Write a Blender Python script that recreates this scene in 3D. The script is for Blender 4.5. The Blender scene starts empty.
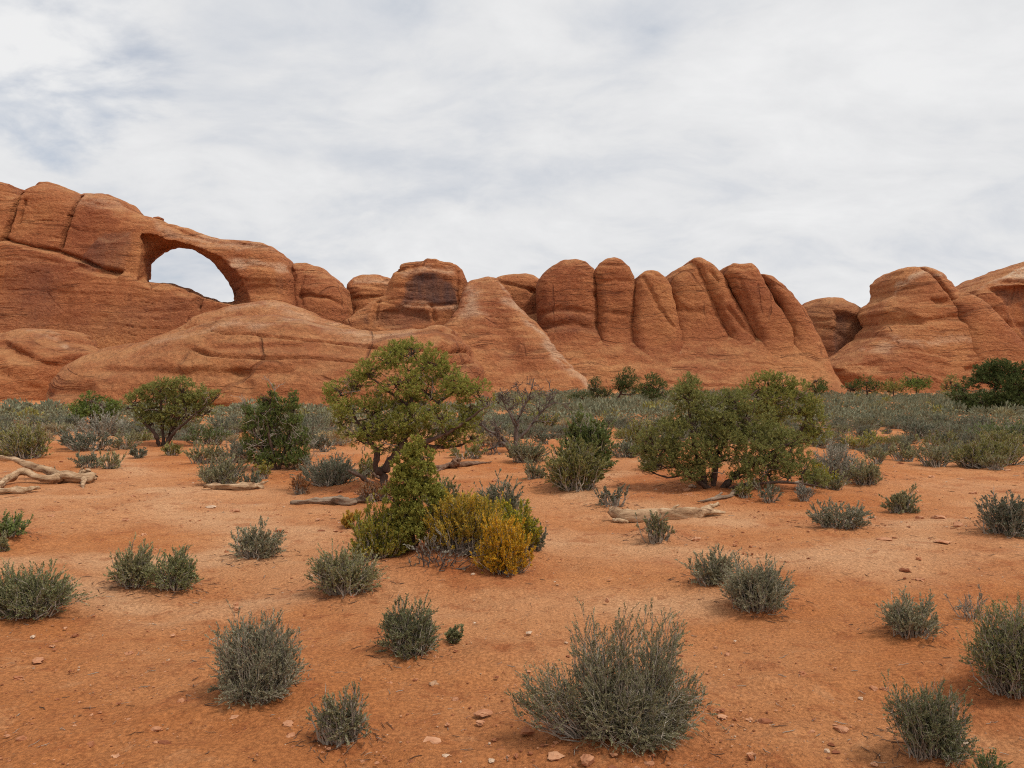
import bpy, math, random
import numpy as np

# ------------------------------------------------------------------ camera, sky, sun, exposure
SC = bpy.context.scene
COL = SC.collection
F_PX, EYE = 760.0, 1.65
cam = bpy.data.cameras.new('camera')
cam.sensor_width = 36.0
cam.lens = F_PX / 1024.0 * 36.0
cam.clip_end = 9000.0
cam_o = bpy.data.objects.new('camera', cam)
cam_o.location = (0, 0, EYE)
cam_o.rotation_euler = (math.radians(90), 0, 0)
COL.objects.link(cam_o)
SC.camera = cam_o
SC.view_settings.view_transform = 'Standard'
SC.view_settings.look = 'None'
SC.view_settings.gamma = 1.0
SC.view_settings.use_curve_mapping = False
SC.view_settings.exposure = 0.20
SC.cycles.max_bounces = 6
SC.cycles.diffuse_bounces = 3
SC.cycles.transmission_bounces = 2
SC.cycles.transparent_max_bounces = 4
SC.cycles.use_denoising = False
SC.cycles.filter_width = 1.1

SUN_EL, SUN_AZ = 60.0, 112.0         # azimuth clockwise from the view direction (+y): high up on the right
sun = bpy.data.lights.new('sun', 'SUN')
sun.energy = 2.3
sun.angle = math.radians(10)
sun.color = (1.0, 0.95, 0.88)
sun_o = bpy.data.objects.new('sun', sun)
_e, _a = math.radians(SUN_EL), math.radians(SUN_AZ)
from mathutils import Vector
_d = Vector((math.sin(_a) * math.cos(_e), math.cos(_a) * math.cos(_e), math.sin(_e)))
sun_o.rotation_euler = _d.to_track_quat('Z', 'Y').to_euler()
sun_o.location = _d * 50
COL.objects.link(sun_o)

class NT:
    """small helper round a node tree"""
    def __init__(s, tree):
        s.t = tree
        tree.nodes.clear()
    def n(s, kind, ins=None, **kw):
        nd = s.t.nodes.new(kind)
        for k, v in kw.items():
            setattr(nd, k, v)
        for k, v in (ins or {}).items():
            if isinstance(v, bpy.types.NodeSocket):
                s.t.links.new(v, nd.inputs[k])
            else:
                nd.inputs[k].default_value = v
        return nd
    def math(s, op, a, b=None, c=None, clamp=False):
        ins = {0: a}
        if b is not None: ins[1] = b
        if c is not None: ins[2] = c
        return s.n('ShaderNodeMath', ins, operation=op, use_clamp=clamp).outputs[0]
    def noise(s, vec, scale, detail=4.0, rough=0.55, dist=0.0):
        return s.n('ShaderNodeTexNoise', {'Vector': vec, 'Scale': scale, 'Detail': detail, 'Roughness': rough, 'Distortion': dist}).outputs[0]
    def ramp(s, fac, stops, interp='LINEAR'):
        nd = s.n('ShaderNodeValToRGB', {'Fac': fac})
        cr = nd.color_ramp
        cr.interpolation = interp
        while len(cr.elements) < len(stops):
            cr.elements.new(0.5)
        for e, (p, c) in zip(cr.elements, stops):
            e.position = p
            e.color = c if len(c) == 4 else (*c, 1)
        return nd.outputs[0]
    def step(s, v, a, b):
        nd = s.n('ShaderNodeMapRange', {'Value': v, 'From Min': a, 'From Max': b, 'To Min': 0.0, 'To Max': 1.0}, interpolation_type='SMOOTHSTEP')
        return nd.outputs[0]
    def mix(s, fac, a, b, blend='MIX'):
        nd = s.n('ShaderNodeMix', data_type='RGBA', blend_type=blend)
        for sock, v in ((nd.inputs[0], fac), (nd.inputs[6], a), (nd.inputs[7], b)):
            if isinstance(v, bpy.types.NodeSocket):
                s.t.links.new(v, sock)
            else:
                sock.default_value = v if not isinstance(v, tuple) or len(v) == 4 else (*v, 1)
        return nd.outputs[2]
    def scale(s, vec, v3):
        return s.n('ShaderNodeVectorMath', {0: vec, 1: v3}, operation='MULTIPLY').outputs[0]

world = bpy.data.worlds.new('World')
SC.world = world
world.use_nodes = True
w = NT(world.node_tree)
sky = w.n('ShaderNodeTexSky', sky_type='NISHITA', sun_disc=False)
sky.sun_elevation = math.radians(SUN_EL)
sky.sun_rotation = math.radians(SUN_AZ)
gen = w.n('ShaderNodeTexCoord').outputs['Generated']
sep = w.n('ShaderNodeSeparateXYZ', {0: gen})
zc = w.math('ADD', w.math('MAXIMUM', sep.outputs[2], 0.0), 0.34)
cu = w.math('DIVIDE', sep.outputs[0], zc)
cv = w.math('DIVIDE', sep.outputs[1], zc)
plane = w.n('ShaderNodeCombineXYZ', {0: cu, 1: cv, 2: 0.0}).outputs[0]
warp = w.n('ShaderNodeTexNoise', {'Vector': plane, 'Scale': 0.9, 'Detail': 3.0}).outputs[1]
pl2 = w.n('ShaderNodeVectorMath', {0: plane, 1: w.n('ShaderNodeVectorMath', {0: warp, 'Scale': 0.55}, operation='SCALE').outputs[0]}, operation='ADD').outputs[0]
n1 = w.noise(w.scale(pl2, (1.0, 1.2, 1.0)), 1.7, 6.0, 0.52, 0.25)
n2 = w.noise(w.scale(pl2, (1.0, 1.3, 1.0)), 4.6, 6.0, 0.55, 0.3)
n3 = w.noise(w.scale(pl2, (1.0, 1.25, 1.0)), 13.0, 5.0, 0.6, 0.2)
cl = w.math('ADD', w.math('ADD', w.math('MULTIPLY', n1, 0.55), w.math('MULTIPLY', n2, 0.33)), w.math('MULTIPLY', n3, 0.12))
ccol = w.ramp(cl, [(0.33, (4.9, 5.25, 5.8)), (0.43, (5.9, 6.08, 6.4)), (0.51, (6.75, 6.8, 6.9)), (0.62, (7.45, 7.47, 7.5))])
# a thin patch of the cloud sheet high on the left, with blue behind
gdir = Vector((-0.64, 1.0, 0.46)).normalized()
dot = w.n('ShaderNodeVectorMath', {0: gen, 1: tuple(gdir)}, operation='DOT_PRODUCT').outputs['Value']
near = w.step(dot, 0.980, 0.9995)
thin = w.math('ADD', w.math('MULTIPLY', near, 0.23), w.math('SUBTRACT', 0.50, cl))
gap = w.math('MULTIPLY', w.step(thin, 0.10, 0.26), w.math('ADD', 0.22, w.math('MULTIPLY', near, 0.28)))
colr = w.mix(gap, ccol, sky.outputs[0])
bg = w.n('ShaderNodeBackground', {'Color': colr, 'Strength': 0.1})
w.t.links.new(bg.outputs[0], w.n('ShaderNodeOutputWorld').inputs[0])

# ------------------------------------------------------------------ numpy helpers
RS = np.random.RandomState(5)
_perm = RS.permutation(256).astype(np.int32)
_val = (RS.rand(256) * 2 - 1).astype(np.float32)

def vnoise(x, y, z, seed=0):
    x, y, z = np.broadcast_arrays(np.asarray(x, np.float32), np.asarray(y, np.float32), np.asarray(z, np.float32))
    xi, yi, zi = np.floor(x), np.floor(y), np.floor(z)
    fx, fy, fz = x - xi, y - yi, z - zi
    xi, yi, zi = xi.astype(np.int32) + seed * 17, yi.astype(np.int32), zi.astype(np.int32)
    fx = fx * fx * fx * (fx * (fx * 6 - 15) + 10); fy = fy * fy * fy * (fy * (fy * 6 - 15) + 10); fz = fz * fz * fz * (fz * (fz * 6 - 15) + 10)
    def hsh(a, b, c):
        return _val[_perm[(_perm[(_perm[a & 255] + b) & 255] + c) & 255]]
    def lx(b, c):
        return hsh(xi, b, c) * (1 - fx) + hsh(xi + 1, b, c) * fx
    return ((lx(yi, zi) * (1 - fy) + lx(yi + 1, zi) * fy) * (1 - fz) + (lx(yi, zi + 1) * (1 - fy) + lx(yi + 1, zi + 1) * fy) * fz)

def fbm(x, y, z, octs=4, seed=0, gain=0.5):
    s, a, f = 0, 1.0, 1.0
    for o in range(octs):
        s = s + a * vnoise(x * f + 13.7 * o, y * f - 7.3 * o, z * f + 3.1 * o, seed + o)
        a *= gain; f *= 2.03
    return s

def sstep(a, b, x):
    t = np.clip((x - a) / (b - a), 0, 1)
    return t * t * (3 - 2 * t)

def seg_dist(X, Z, pts):
    """distance to a polyline"""
    d = np.full(X.shape, 1e9, np.float32)
    for (ax, az), (bx, bz) in zip(pts[:-1], pts[1:]):
        vx, vz = bx - ax, bz - az
        t = np.clip(((X - ax) * vx + (Z - az) * vz) / (vx * vx + vz * vz + 1e-9), 0, 1)
        d = np.minimum(d, np.hypot(X - ax - t * vx, Z - az - t * vz))
    return d

def poly_sdf(X, Z, pts):
    d = seg_dist(X, Z, list(pts) + [pts[0]])
    ins = np.zeros(X.shape, bool)
    n = len(pts)
    for i in range(n):
        (ax, az), (bx, bz) = pts[i], pts[(i + 1) % n]
        if az == bz: continue
        c = ((az > Z) != (bz > Z)) & (X < (bx - ax) * (Z - az) / (bz - az) + ax)
        ins ^= c
    return np.where(ins, -d, d)

def surface_nets(F, org, h):
    F = F.copy()
    F[0], F[-1] = np.maximum(F[0], .05), np.maximum(F[-1], .05)
    F[:, 0], F[:, -1] = np.maximum(F[:, 0], .05), np.maximum(F[:, -1], .05)
    F[:, :, 0], F[:, :, -1] = np.maximum(F[:, :, 0], .05), np.maximum(F[:, :, -1], .05)
    S = F < 0
    c = S[:-1, :-1, :-1]
    al, an = c.copy(), c.copy()
    for i in (0, 1):
        for j in (0, 1):
            for k in (0, 1):
                q = S[i:S.shape[0] - 1 + i, j:S.shape[1] - 1 + j, k:S.shape[2] - 1 + k]
                al &= q; an |= q
    I, J, K = np.nonzero(an & ~al)
    idx = np.full(c.shape, -1, np.int64)
    idx[I, J, K] = np.arange(len(I))
    acc = np.zeros((len(I), 3)); cnt = np.zeros(len(I))
    for ax in range(3):
        o = [a for a in range(3) if a != ax]
        for u in (0, 1):
            for v in (0, 1):
                b = np.stack([I, J, K], 1)
                b[:, o[0]] += u; b[:, o[1]] += v
                e = b.copy(); e[:, ax] += 1
                f0 = F[b[:, 0], b[:, 1], b[:, 2]]; f1 = F[e[:, 0], e[:, 1], e[:, 2]]
                m = (f0 < 0) != (f1 < 0)
                t = np.where(m, f0 / np.where(m, f0 - f1, 1), 0)
                p = b.astype(float); p[:, ax] += t
                acc[m] += p[m]; cnt[m] += 1
    V = acc / cnt[:, None] * h + np.array(org)
    quads = []
    for ax in range(3):
        sl0 = [slice(1, -1)] * 3; sl1 = [slice(1, -1)] * 3
        sl0[ax] = slice(0, -1); sl1[ax] = slice(1, None)
        A, B = S[tuple(sl0)], S[tuple(sl1)]
        i, j, k = np.nonzero(A != B)
        inside_first = A[i, j, k]
        b = np.stack([i, j, k], 1)
        for a in range(3):
            if a != ax: b[:, a] += 1
        o1, o2 = (ax + 1) % 3, (ax + 2) % 3
        def cell(u, v):
            q = b.copy(); q[:, o1] -= u; q[:, o2] -= v
            return idx[q[:, 0], q[:, 1], q[:, 2]]
        Q = np.stack([cell(1, 1), cell(0, 1), cell(0, 0), cell(1, 0)], 1)
        Q[~inside_first] = Q[~inside_first][:, ::-1]
        quads.append(Q[(Q >= 0).all(1)])
    return V, np.concatenate(quads)

def vert_normals(V, Q):
    n = np.cross(V[Q[:, 2]] - V[Q[:, 0]], V[Q[:, 3]] - V[Q[:, 1]])
    N = np.zeros_like(V)
    for c in range(4):
        for a in range(3):
            N[:, a] += np.bincount(Q[:, c], n[:, a], len(V))
    return N / (np.linalg.norm(N, axis=1, keepdims=True) + 1e-9)

def make_mesh(name, V, faces, smooth=True, attrs=None):
    """faces: one index array or a list of them, each with its own corner count"""
    if isinstance(faces, np.ndarray): faces = [faces]
    faces = [f for f in faces if len(f)]
    me = bpy.data.meshes.new(name)
    me.vertices.add(len(V))
    me.vertices.foreach_set('co', np.ascontiguousarray(V, np.float32).ravel())
    loops = np.concatenate([f.ravel() for f in faces]).astype(np.int32)
    tot = np.concatenate([np.full(len(f), f.shape[1], np.int32) for f in faces])
    me.loops.add(len(loops)); me.loops.foreach_set('vertex_index', loops)
    me.polygons.add(len(tot))
    st = np.zeros(len(tot), np.int32); st[1:] = np.cumsum(tot)[:-1]
    me.polygons.foreach_set('loop_start', st)
    me.polygons.foreach_set('loop_total', tot)
    me.polygons.foreach_set('use_smooth', np.full(len(tot), smooth, bool))
    for k, v in (attrs or {}).items():
        a = me.attributes.new(k, 'FLOAT', 'POINT')
        a.data.foreach_set('value', np.ascontiguousarray(v, np.float32))
    me.update(calc_edges=True)
    me.validate()
    return me

def link(name, me, mat, parent=None, loc=(0, 0, 0)):
    o = bpy.data.objects.new(name, me)
    if me is not None and mat is not None and not me.materials: me.materials.append(mat)
    o.location = loc
    if parent is not None: o.parent = parent
    COL.objects.link(o)
    return o

def tag(o, label=None, cat=None, group=None, kind=None):
    if label: o['label'] = label
    if cat: o['category'] = cat
    if group: o['group'] = group
    if kind: o['kind'] = kind
    return o

# ------------------------------------------------------------------ the lie of the land
MOUNDS = []          # x, y, radius, height: sand held by the plants

def gz(x, y):
    x = np.asarray(x, np.float32); y = np.asarray(y, np.float32)
    r = np.hypot(x, y)
    z = 0.10 * fbm(x * .16, y * .16, 0.5, 3, 3) * sstep(2, 14, r) * (1 - sstep(60, 110, r))
    z = z + 0.9 * fbm(x * .02, y * .02, 7.5, 2, 9) * sstep(150, 400, r)
    # drifts of sand banked up against the foot of the cliffs
    foot = np.where(x < -2, 0.0 * y, np.where(x < 10, sstep(62, 86, y), sstep(80, 102, y)))
    z = z + foot * (0.22 + 0.5 * np.clip(fbm(x * .09, y * .05, 2.2, 3, 15) + .25, 0, 1.2)) * (1 - sstep(140, 170, y))
    for mx, my, mr, mh in MOUNDS:
        d2 = ((x - mx) ** 2 + (y - my) ** 2) / (mr * mr)
        z = z + mh * np.exp(-d2 * 1.6)
    return z

def ray(px, py):
    return (px - 512) / F_PX, (384 - py) / F_PX

def at(px, py):
    """the spot of ground that shows at this pixel"""
    u, v = ray(px, py)
    D = EYE / -v
    for _ in range(12):
        D = 0.5 * D + 0.5 * max(1.0, (EYE - float(gz(u * D, D))) / -v)
    return Vector((u * D, D, float(gz(u * D, D))))
# ------------------------------------------------------------------ materials of the land
def new_mat(name):
    m = bpy.data.materials.new(name)
    m.use_nodes = True
    return m, NT(m.node_tree)

def finish(m, t, col, rough=0.9, bump=None, bs=0.3, bd=0.1, spec=0.15):
    p = t.n('ShaderNodeBsdfPrincipled', {'Base Color': col, 'Roughness': rough, 'Specular IOR Level': spec})
    if bump is not None:
        b = t.n('ShaderNodeBump', {'Height': bump, 'Strength': bs, 'Distance': bd})
        t.t.links.new(b.outputs[0], p.inputs['Normal'])
    t.t.links.new(p.outputs[0], t.n('ShaderNodeOutputMaterial').inputs[0])
    return m

def rock_material():
    m, t = new_mat('red_sandstone')
    pos = t.n('ShaderNodeNewGeometry').outputs['Position']
    nz = t.n('ShaderNodeSeparateXYZ', {0: t.n('ShaderNodeNewGeometry').outputs['Normal']}).outputs[2]
    big = t.noise(pos, 0.07, 6.0, 0.62)
    col = t.ramp(big, [(0.36, (0.335, 0.108, 0.046)), (0.5, (0.43, 0.155, 0.062)), (0.64, (0.52, 0.215, 0.084))])
    # bedding: thin layers of slightly different red, gently warped
    wv = t.n('ShaderNodeTexNoise', {'Vector': pos, 'Scale': 0.12, 'Detail': 3.0}).outputs[1]
    wpos = t.n('ShaderNodeVectorMath', {0: pos, 1: t.n('ShaderNodeVectorMath', {0: wv, 'Scale': 3.2}, operation='SCALE').outputs[0]}, operation='ADD').outputs[0]
    lay = t.noise(t.scale(wpos, (0.035, 0.035, 1.0)), 1.4, 6.0, 0.62)
    col = t.mix(t.math('MULTIPLY', t.step(lay, 0.53, 0.68), 0.34), col, (0.26, 0.072, 0.032))
    col = t.mix(t.math('MULTIPLY', t.step(lay, 0.46, 0.32), 0.40), col, (0.57, 0.235, 0.10))
    # blotches and fine grain
    bl = t.noise(t.scale(pos, (1, 1, 2.2)), 0.75, 8.0, 0.74)
    col = t.mix(t.math('MULTIPLY', t.step(bl, 0.53, 0.65), 0.42), col, (0.27, 0.078, 0.034))
    col = t.mix(t.math('MULTIPLY', t.step(bl, 0.46, 0.34), 0.45), col, (0.58, 0.235, 0.10))
    # slickrock is paler where it lies flat, and rain leaves dark runs down the steep faces
    flat = t.math('MULTIPLY', t.step(nz, 0.48, 0.95), t.step(t.noise(pos, 0.45, 5.0, 0.6), 0.32, 0.62))
    col = t.mix(t.math('MULTIPLY', flat, 0.55), col, (0.62, 0.315, 0.135))
    runs = t.noise(t.scale(pos, (1, 1, 0.09)), 0.5, 6.0, 0.66)
    steep = t.step(nz, 0.45, 0.1)
    col = t.mix(t.math('MULTIPLY', t.math('MULTIPLY', t.step(runs, 0.54, 0.72), steep), 0.40), col, (0.17, 0.063, 0.042))
    pale = t.n('ShaderNodeAttribute', attribute_name='pale').outputs['Fac']
    stain_shade = t.n('ShaderNodeAttribute', attribute_name='stain_shade').outputs['Fac']  # rock varnish, and on the sunken dome its painted shade
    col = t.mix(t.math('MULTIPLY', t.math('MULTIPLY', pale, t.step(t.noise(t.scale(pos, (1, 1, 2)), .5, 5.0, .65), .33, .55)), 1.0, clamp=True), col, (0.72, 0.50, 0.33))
    sn = t.math('MULTIPLY', stain_shade, t.math('ADD', 0.62, t.math('MULTIPLY', t.step(runs, 0.35, 0.65), 0.38)), clamp=True)
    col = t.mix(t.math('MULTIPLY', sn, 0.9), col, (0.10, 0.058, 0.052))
    gr = t.noise(t.scale(pos, (1, 1, 1.5)), 2.6, 5.0, 0.75)
    col = t.mix(t.step(gr, 0.34, 0.66), t.mix(1.0, col, (0.80, 0.78, 0.78), 'MULTIPLY'), t.mix(1.0, col, (1.16, 1.16, 1.15), 'MULTIPLY'))
    # joints and partings: thin dark lines, here and there
    jpos = t.n('ShaderNodeVectorMath', {0: pos, 1: t.n('ShaderNodeVectorMath', {0: wv, 'Scale': 1.6}, operation='SCALE').outputs[0]}, operation='ADD').outputs[0]
    jv = t.n('ShaderNodeTexVoronoi', {'Vector': t.scale(jpos, (0.13, 0.13, 0.05)), 'Scale': 1.0}, feature='DISTANCE_TO_EDGE').outputs['Distance']
    joint = t.math('MULTIPLY', t.step(jv, 0.022, 0.004), t.step(t.noise(pos, 0.11, 3.0), 0.54, 0.62))
    part = t.math('ABSOLUTE', t.math('SUBTRACT', t.noise(t.scale(wpos, (0.03, 0.03, 1.0)), 0.85, 3.0, 0.55), 0.5))
    parting = t.math('MULTIPLY', t.step(part, 0.014, 0.003), t.step(t.noise(t.scale(pos, (1, 1, 3)), 0.14, 4.0), 0.47, 0.57))
    lines = t.math('MAXIMUM', joint, parting)
    col = t.mix(t.math('MULTIPLY', lines, 0.4), col, (0.16, 0.052, 0.028))
    fine = t.noise(t.scale(wpos, (0.55, 0.55, 1.3)), 1.3, 8.0, 0.70)
    fine2 = t.noise(pos, 2.2, 6.0, 0.7)
    hgt = t.math('ADD', fine, t.math('MULTIPLY', fine2, 1.1))
    hgt = t.math('SUBTRACT', hgt, t.math('MULTIPLY', lines, 0.7))
    return finish(m, t, col, 0.92, hgt, 0.85, 0.8)
ROCK = rock_material()

def ground_material():
    m, t = new_mat('red_sand')
    pos = t.n('ShaderNodeNewGeometry').outputs['Position']
    flatp = t.scale(pos, (1, 1, 0.2))
    big = t.noise(t.scale(flatp, (0.8, 1.25, 1)), 0.22, 4.0, 0.55, 0.4)
    col = t.ramp(big, [(0.30, (0.43, 0.142, 0.044)), (0.46, (0.50, 0.187, 0.062)), (0.58, (0.55, 0.242, 0.10)), (0.72, (0.585, 0.29, 0.138))])
    near = t.noise(flatp, 0.9, 5.0, 0.6)
    col = t.mix(t.math('MULTIPLY', t.step(near, 0.50, 0.70), 0.45), col, (0.62, 0.27, 0.105))
    col = t.mix(t.math('MULTIPLY', t.step(near, 0.47, 0.30), 0.55), col, (0.37, 0.103, 0.030))
    soil_shade = t.n('ShaderNodeAttribute', attribute_name='mound').outputs['Fac']
    col = t.mix(t.math('MULTIPLY', soil_shade, 0.62), col, (0.38, 0.092, 0.026))  # darker soil on the mounds, doubling as painted contact shadow under the shrubs
    pth = t.n('ShaderNodeAttribute', attribute_name='trodden').outputs['Fac']
    col = t.mix(t.math('MULTIPLY', pth, 0.8), col, (0.655, 0.37, 0.195))
    cd = t.noise(flatp, 3.3, 6.0, 0.68, 0.5)
    col = t.mix(t.math('MULTIPLY', t.step(cd, 0.54, 0.66), 0.5), col, (0.34, 0.098, 0.032))
    col = t.mix(t.math('MULTIPLY', t.step(cd, 0.45, 0.33), 0.4), col, (0.62, 0.31, 0.145))
    sp = t.noise(flatp, 9.0, 5.0, 0.7)
    col = t.mix(t.math('MULTIPLY', t.step(sp, 0.53, 0.68), 0.5), col, (0.29, 0.085, 0.028))
    sp2 = t.noise(flatp, 46.0, 3.0, 0.7)
    col = t.mix(t.step(sp2, 0.32, 0.70), t.mix(1.0, col, (0.72, 0.69, 0.67), 'MULTIPLY'), t.mix(1.0, col, (1.2, 1.2, 1.2), 'MULTIPLY'))
    vor = t.n('ShaderNodeTexVoronoi', {'Vector': flatp, 'Scale': 26.0}, feature='F1').outputs['Distance']
    grit = t.math('MULTIPLY', t.step(vor, 0.16, 0.08), t.step(t.noise(flatp, 3.1, 3.0), 0.48, 0.62))
    col = t.mix(t.math('MULTIPLY', grit, 0.6), col, (0.62, 0.42, 0.29))
    h = t.math('ADD', t.math('MULTIPLY', t.noise(flatp, 6.0, 8.0, 0.68), 1.0), t.math('MULTIPLY', t.noise(t.scale(flatp, (0.7, 1.3, 1)), 24.0, 6.0, 0.7), 0.5))
    h = t.math('ADD', h, t.math('MULTIPLY', grit, 0.25))
    h = t.math('ADD', h, t.math('MULTIPLY', t.noise(t.scale(flatp, (0.8, 1.3, 1)), 2.6, 5.0, 0.6, 0.6), 0.9))
    return finish(m, t, col, 0.95, h, 1.0, 0.075)
SAND = ground_material()

# ------------------------------------------------------------------ sandstone
def wpt(px, py, D):
    return ((px - 512) / F_PX * D, EYE + (384 - py) / F_PX * D)

def rock(name, label, D, T, R, outline, k=0.25, h=0.25, cracks=(), bumps=(), fn3=None, seed=0,
         low=0.22, strata=0.07, fine=0.07, group=None, flare=0.0, ledges=0.22, toe=None, pale=(), stain_shade=(), rough=1.0, cat='rock formation', post=None, wob=0.3):
    """outline, cracks, bumps in picture pixels, taken to the distance D; D is the distance of the crest, k how far the face leans back"""
    pts = [wpt(a, b, D - 0.42 * T) for a, b in outline]
    xs = [p[0] for p in pts]; zs = [p[1] for p in pts]
    ztop = max(zs)
    zb = -2.2
    x0, x1 = min(xs) - 1, max(xs) + 1
    y0, y1 = (D - k * (ztop - zb) - T - 1.2 - 1.3 * flare) if toe is None else toe[0] + toe[1] * zb - 2.5, D + T + 1.2
    X = np.arange(x0, x1, h, dtype=np.float32); Y = np.arange(y0, y1, h, dtype=np.float32); Z = np.arange(zb, ztop + 1.0, h, dtype=np.float32)
    X2, Z2 = np.meshgrid(X, Z, indexing='ij')
    Xw = X2 + wob * vnoise(X2 * .22, 3.3 + D, Z2 * .22, seed) + 0.4 * wob * vnoise(X2 * .7, 1.3 + D, Z2 * .7, seed + 3)
    Zw = Z2 + wob * vnoise(X2 * .25, 9.3 + D, Z2 * .25, seed + 1) + 0.4 * wob * vnoise(X2 * .8, 5.3 + D, Z2 * .8, seed + 5)
    d2 = poly_sdf(Xw, Zw, pts)
    off = np.zeros_like(d2)
    for line, wd, dep in cracks:
        q = seg_dist(Xw, Zw, [wpt(a, b, D - T * .8) for a, b in line])
        off += dep * np.exp(-(q / wd) ** 2)
    for poly, soft, hgt in bumps:
        q = poly_sdf(Xw, Zw, [wpt(a, b, D - T * .8) for a, b in poly])
        off -= hgt * sstep(soft, -soft, q)
    yc = D + k * (Z - ztop) - flare * np.exp(-np.maximum(Z, -1) / 4.0)
    if toe is not None:          # the face runs out smoothly into the slope below: front line y = toe0 + toe1 * z
        ff, fa = yc - T, toe[0] + toe[1] * Z
        hh = np.clip(.5 + .5 * (fa - ff) / toe[2], 0, 1)
        yc = fa * (1 - hh) + ff * hh - toe[2] * hh * (1 - hh) + T
    W2 = np.abs(Y[None, :, None] - yc[None, None, :]) + off[:, None, :] - (T - R)
    W1 = np.broadcast_to((d2 + R)[:, None, :], W2.shape)
    Fv = np.minimum(np.maximum(W1, W2), 0) + np.hypot(np.maximum(W1, 0), np.maximum(W2, 0)) - R
    if fn3 is not None:
        Fv = fn3(Fv, X2, Z2, Y, yc, D, T)
    V, Q = surface_nets(Fv.astype(np.float32), (X[0], Y[0], Z[0]), h)
    N = vert_normals(V, Q)
    x, y, z = V[:, 0], V[:, 1], V[:, 2]
    zz = z + 0.9 * fbm(x * .07, y * .07, z * .05, 3, 21) + 0.03 * x
    lay = fbm(x * .05, y * .05, zz * .75, 2, 31) + 0.55 * vnoise(x * .08, y * .08, zz * 2.1, 33)
    lay2 = np.clip(vnoise(x * .06, y * .06, zz * 1.1, 35) * 3, -1, 1)
    d = low * fbm(x * .13, y * .13, z * .13, 3, 41 + seed) + strata * (lay + 0.6 * lay2) + fine * fbm(x * .8, y * .8, z * 1.1, 3, 51 + seed)
    # sharp little ledges and joints
    jn = np.abs(vnoise(x * .16 + .1 * zz, y * .16, zz * .05, 61 + seed))
    d = d - rough * 0.07 * np.exp(-(jn / .03) ** 2)
    ln = np.exp(-(vnoise(x * .035, y * .035, zz * .8, 65 + seed) / .055) ** 2) * sstep(-.1, .4, vnoise(x * .11, y * .11, z * .25, 66 + seed))
    d = d - ledges * ln
    V = V + N * d[:, None] * np.array([1, 1, .8])
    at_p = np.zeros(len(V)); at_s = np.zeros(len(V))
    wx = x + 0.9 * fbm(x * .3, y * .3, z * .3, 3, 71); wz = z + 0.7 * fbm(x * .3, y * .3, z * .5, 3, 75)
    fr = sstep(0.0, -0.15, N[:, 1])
    for arr, polys in ((at_p, pale), (at_s, stain_shade)):
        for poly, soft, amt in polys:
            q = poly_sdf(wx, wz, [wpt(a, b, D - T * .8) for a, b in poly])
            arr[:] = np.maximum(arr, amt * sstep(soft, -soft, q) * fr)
    if post is not None: V = post(V, N)
    base = np.array([(x0 + x1) / 2, D, 0.0])
    me = make_mesh(name, V - base, Q, attrs={'pale': at_p, 'stain_shade': at_s})
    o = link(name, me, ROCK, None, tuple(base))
    tag(o, label, cat, group, 'thing')
    return o

B = 470     # a pixel row well below the ground: outlines close there
ARCH_D = 132.0
hole_px = [(149, 282), (151, 263), (164, 251), (178, 247), (192, 249), (206, 257), (214, 263), (225, 275), (233, 288), (236, 298), (234, 302), (222, 303), (205, 297), (190, 290), (172, 284)]
recess_px = [(142, 279), (144, 236), (158, 238), (180, 245), (202, 250), (218, 258), (232, 270), (243, 288), (247, 304), (234, 304), (205, 297), (172, 284)]
def arch_hole(Fv, X2, Z2, Y, yc, D, T):
    # the opening runs through the wall a little askew: its axis heads down and to the right of square
    ref = D - 0.55 * T
    p1 = [wpt(a, b, ref) for a, b in hole_px]; p2 = [wpt(a, b, ref) for a, b in recess_px]
    for j, yv in enumerate(Y):
        sx, sz = -0.42 * (yv - ref), 0.15 * (yv - ref)
        Xj, Zj = X2 - sx, Z2 - sz
        if abs(yv - D) > 3 * T: continue
        f = sstep(-0.10, -0.95, (yv - yc) / T)[None, :]
        q = poly_sdf(Xj, Zj, p1) * (1 - f) + poly_sdf(Xj, Zj, p2) * f
        q = q - .1 + .22 * vnoise(Xj * .5, yv * .3, Zj * .5, 4) + .12 * vnoise(Xj * 1.3, yv * .7, Zj * 1.3, 6)
        Fv[:, j, :] = np.maximum(Fv[:, j, :], -q)
    return Fv
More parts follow.
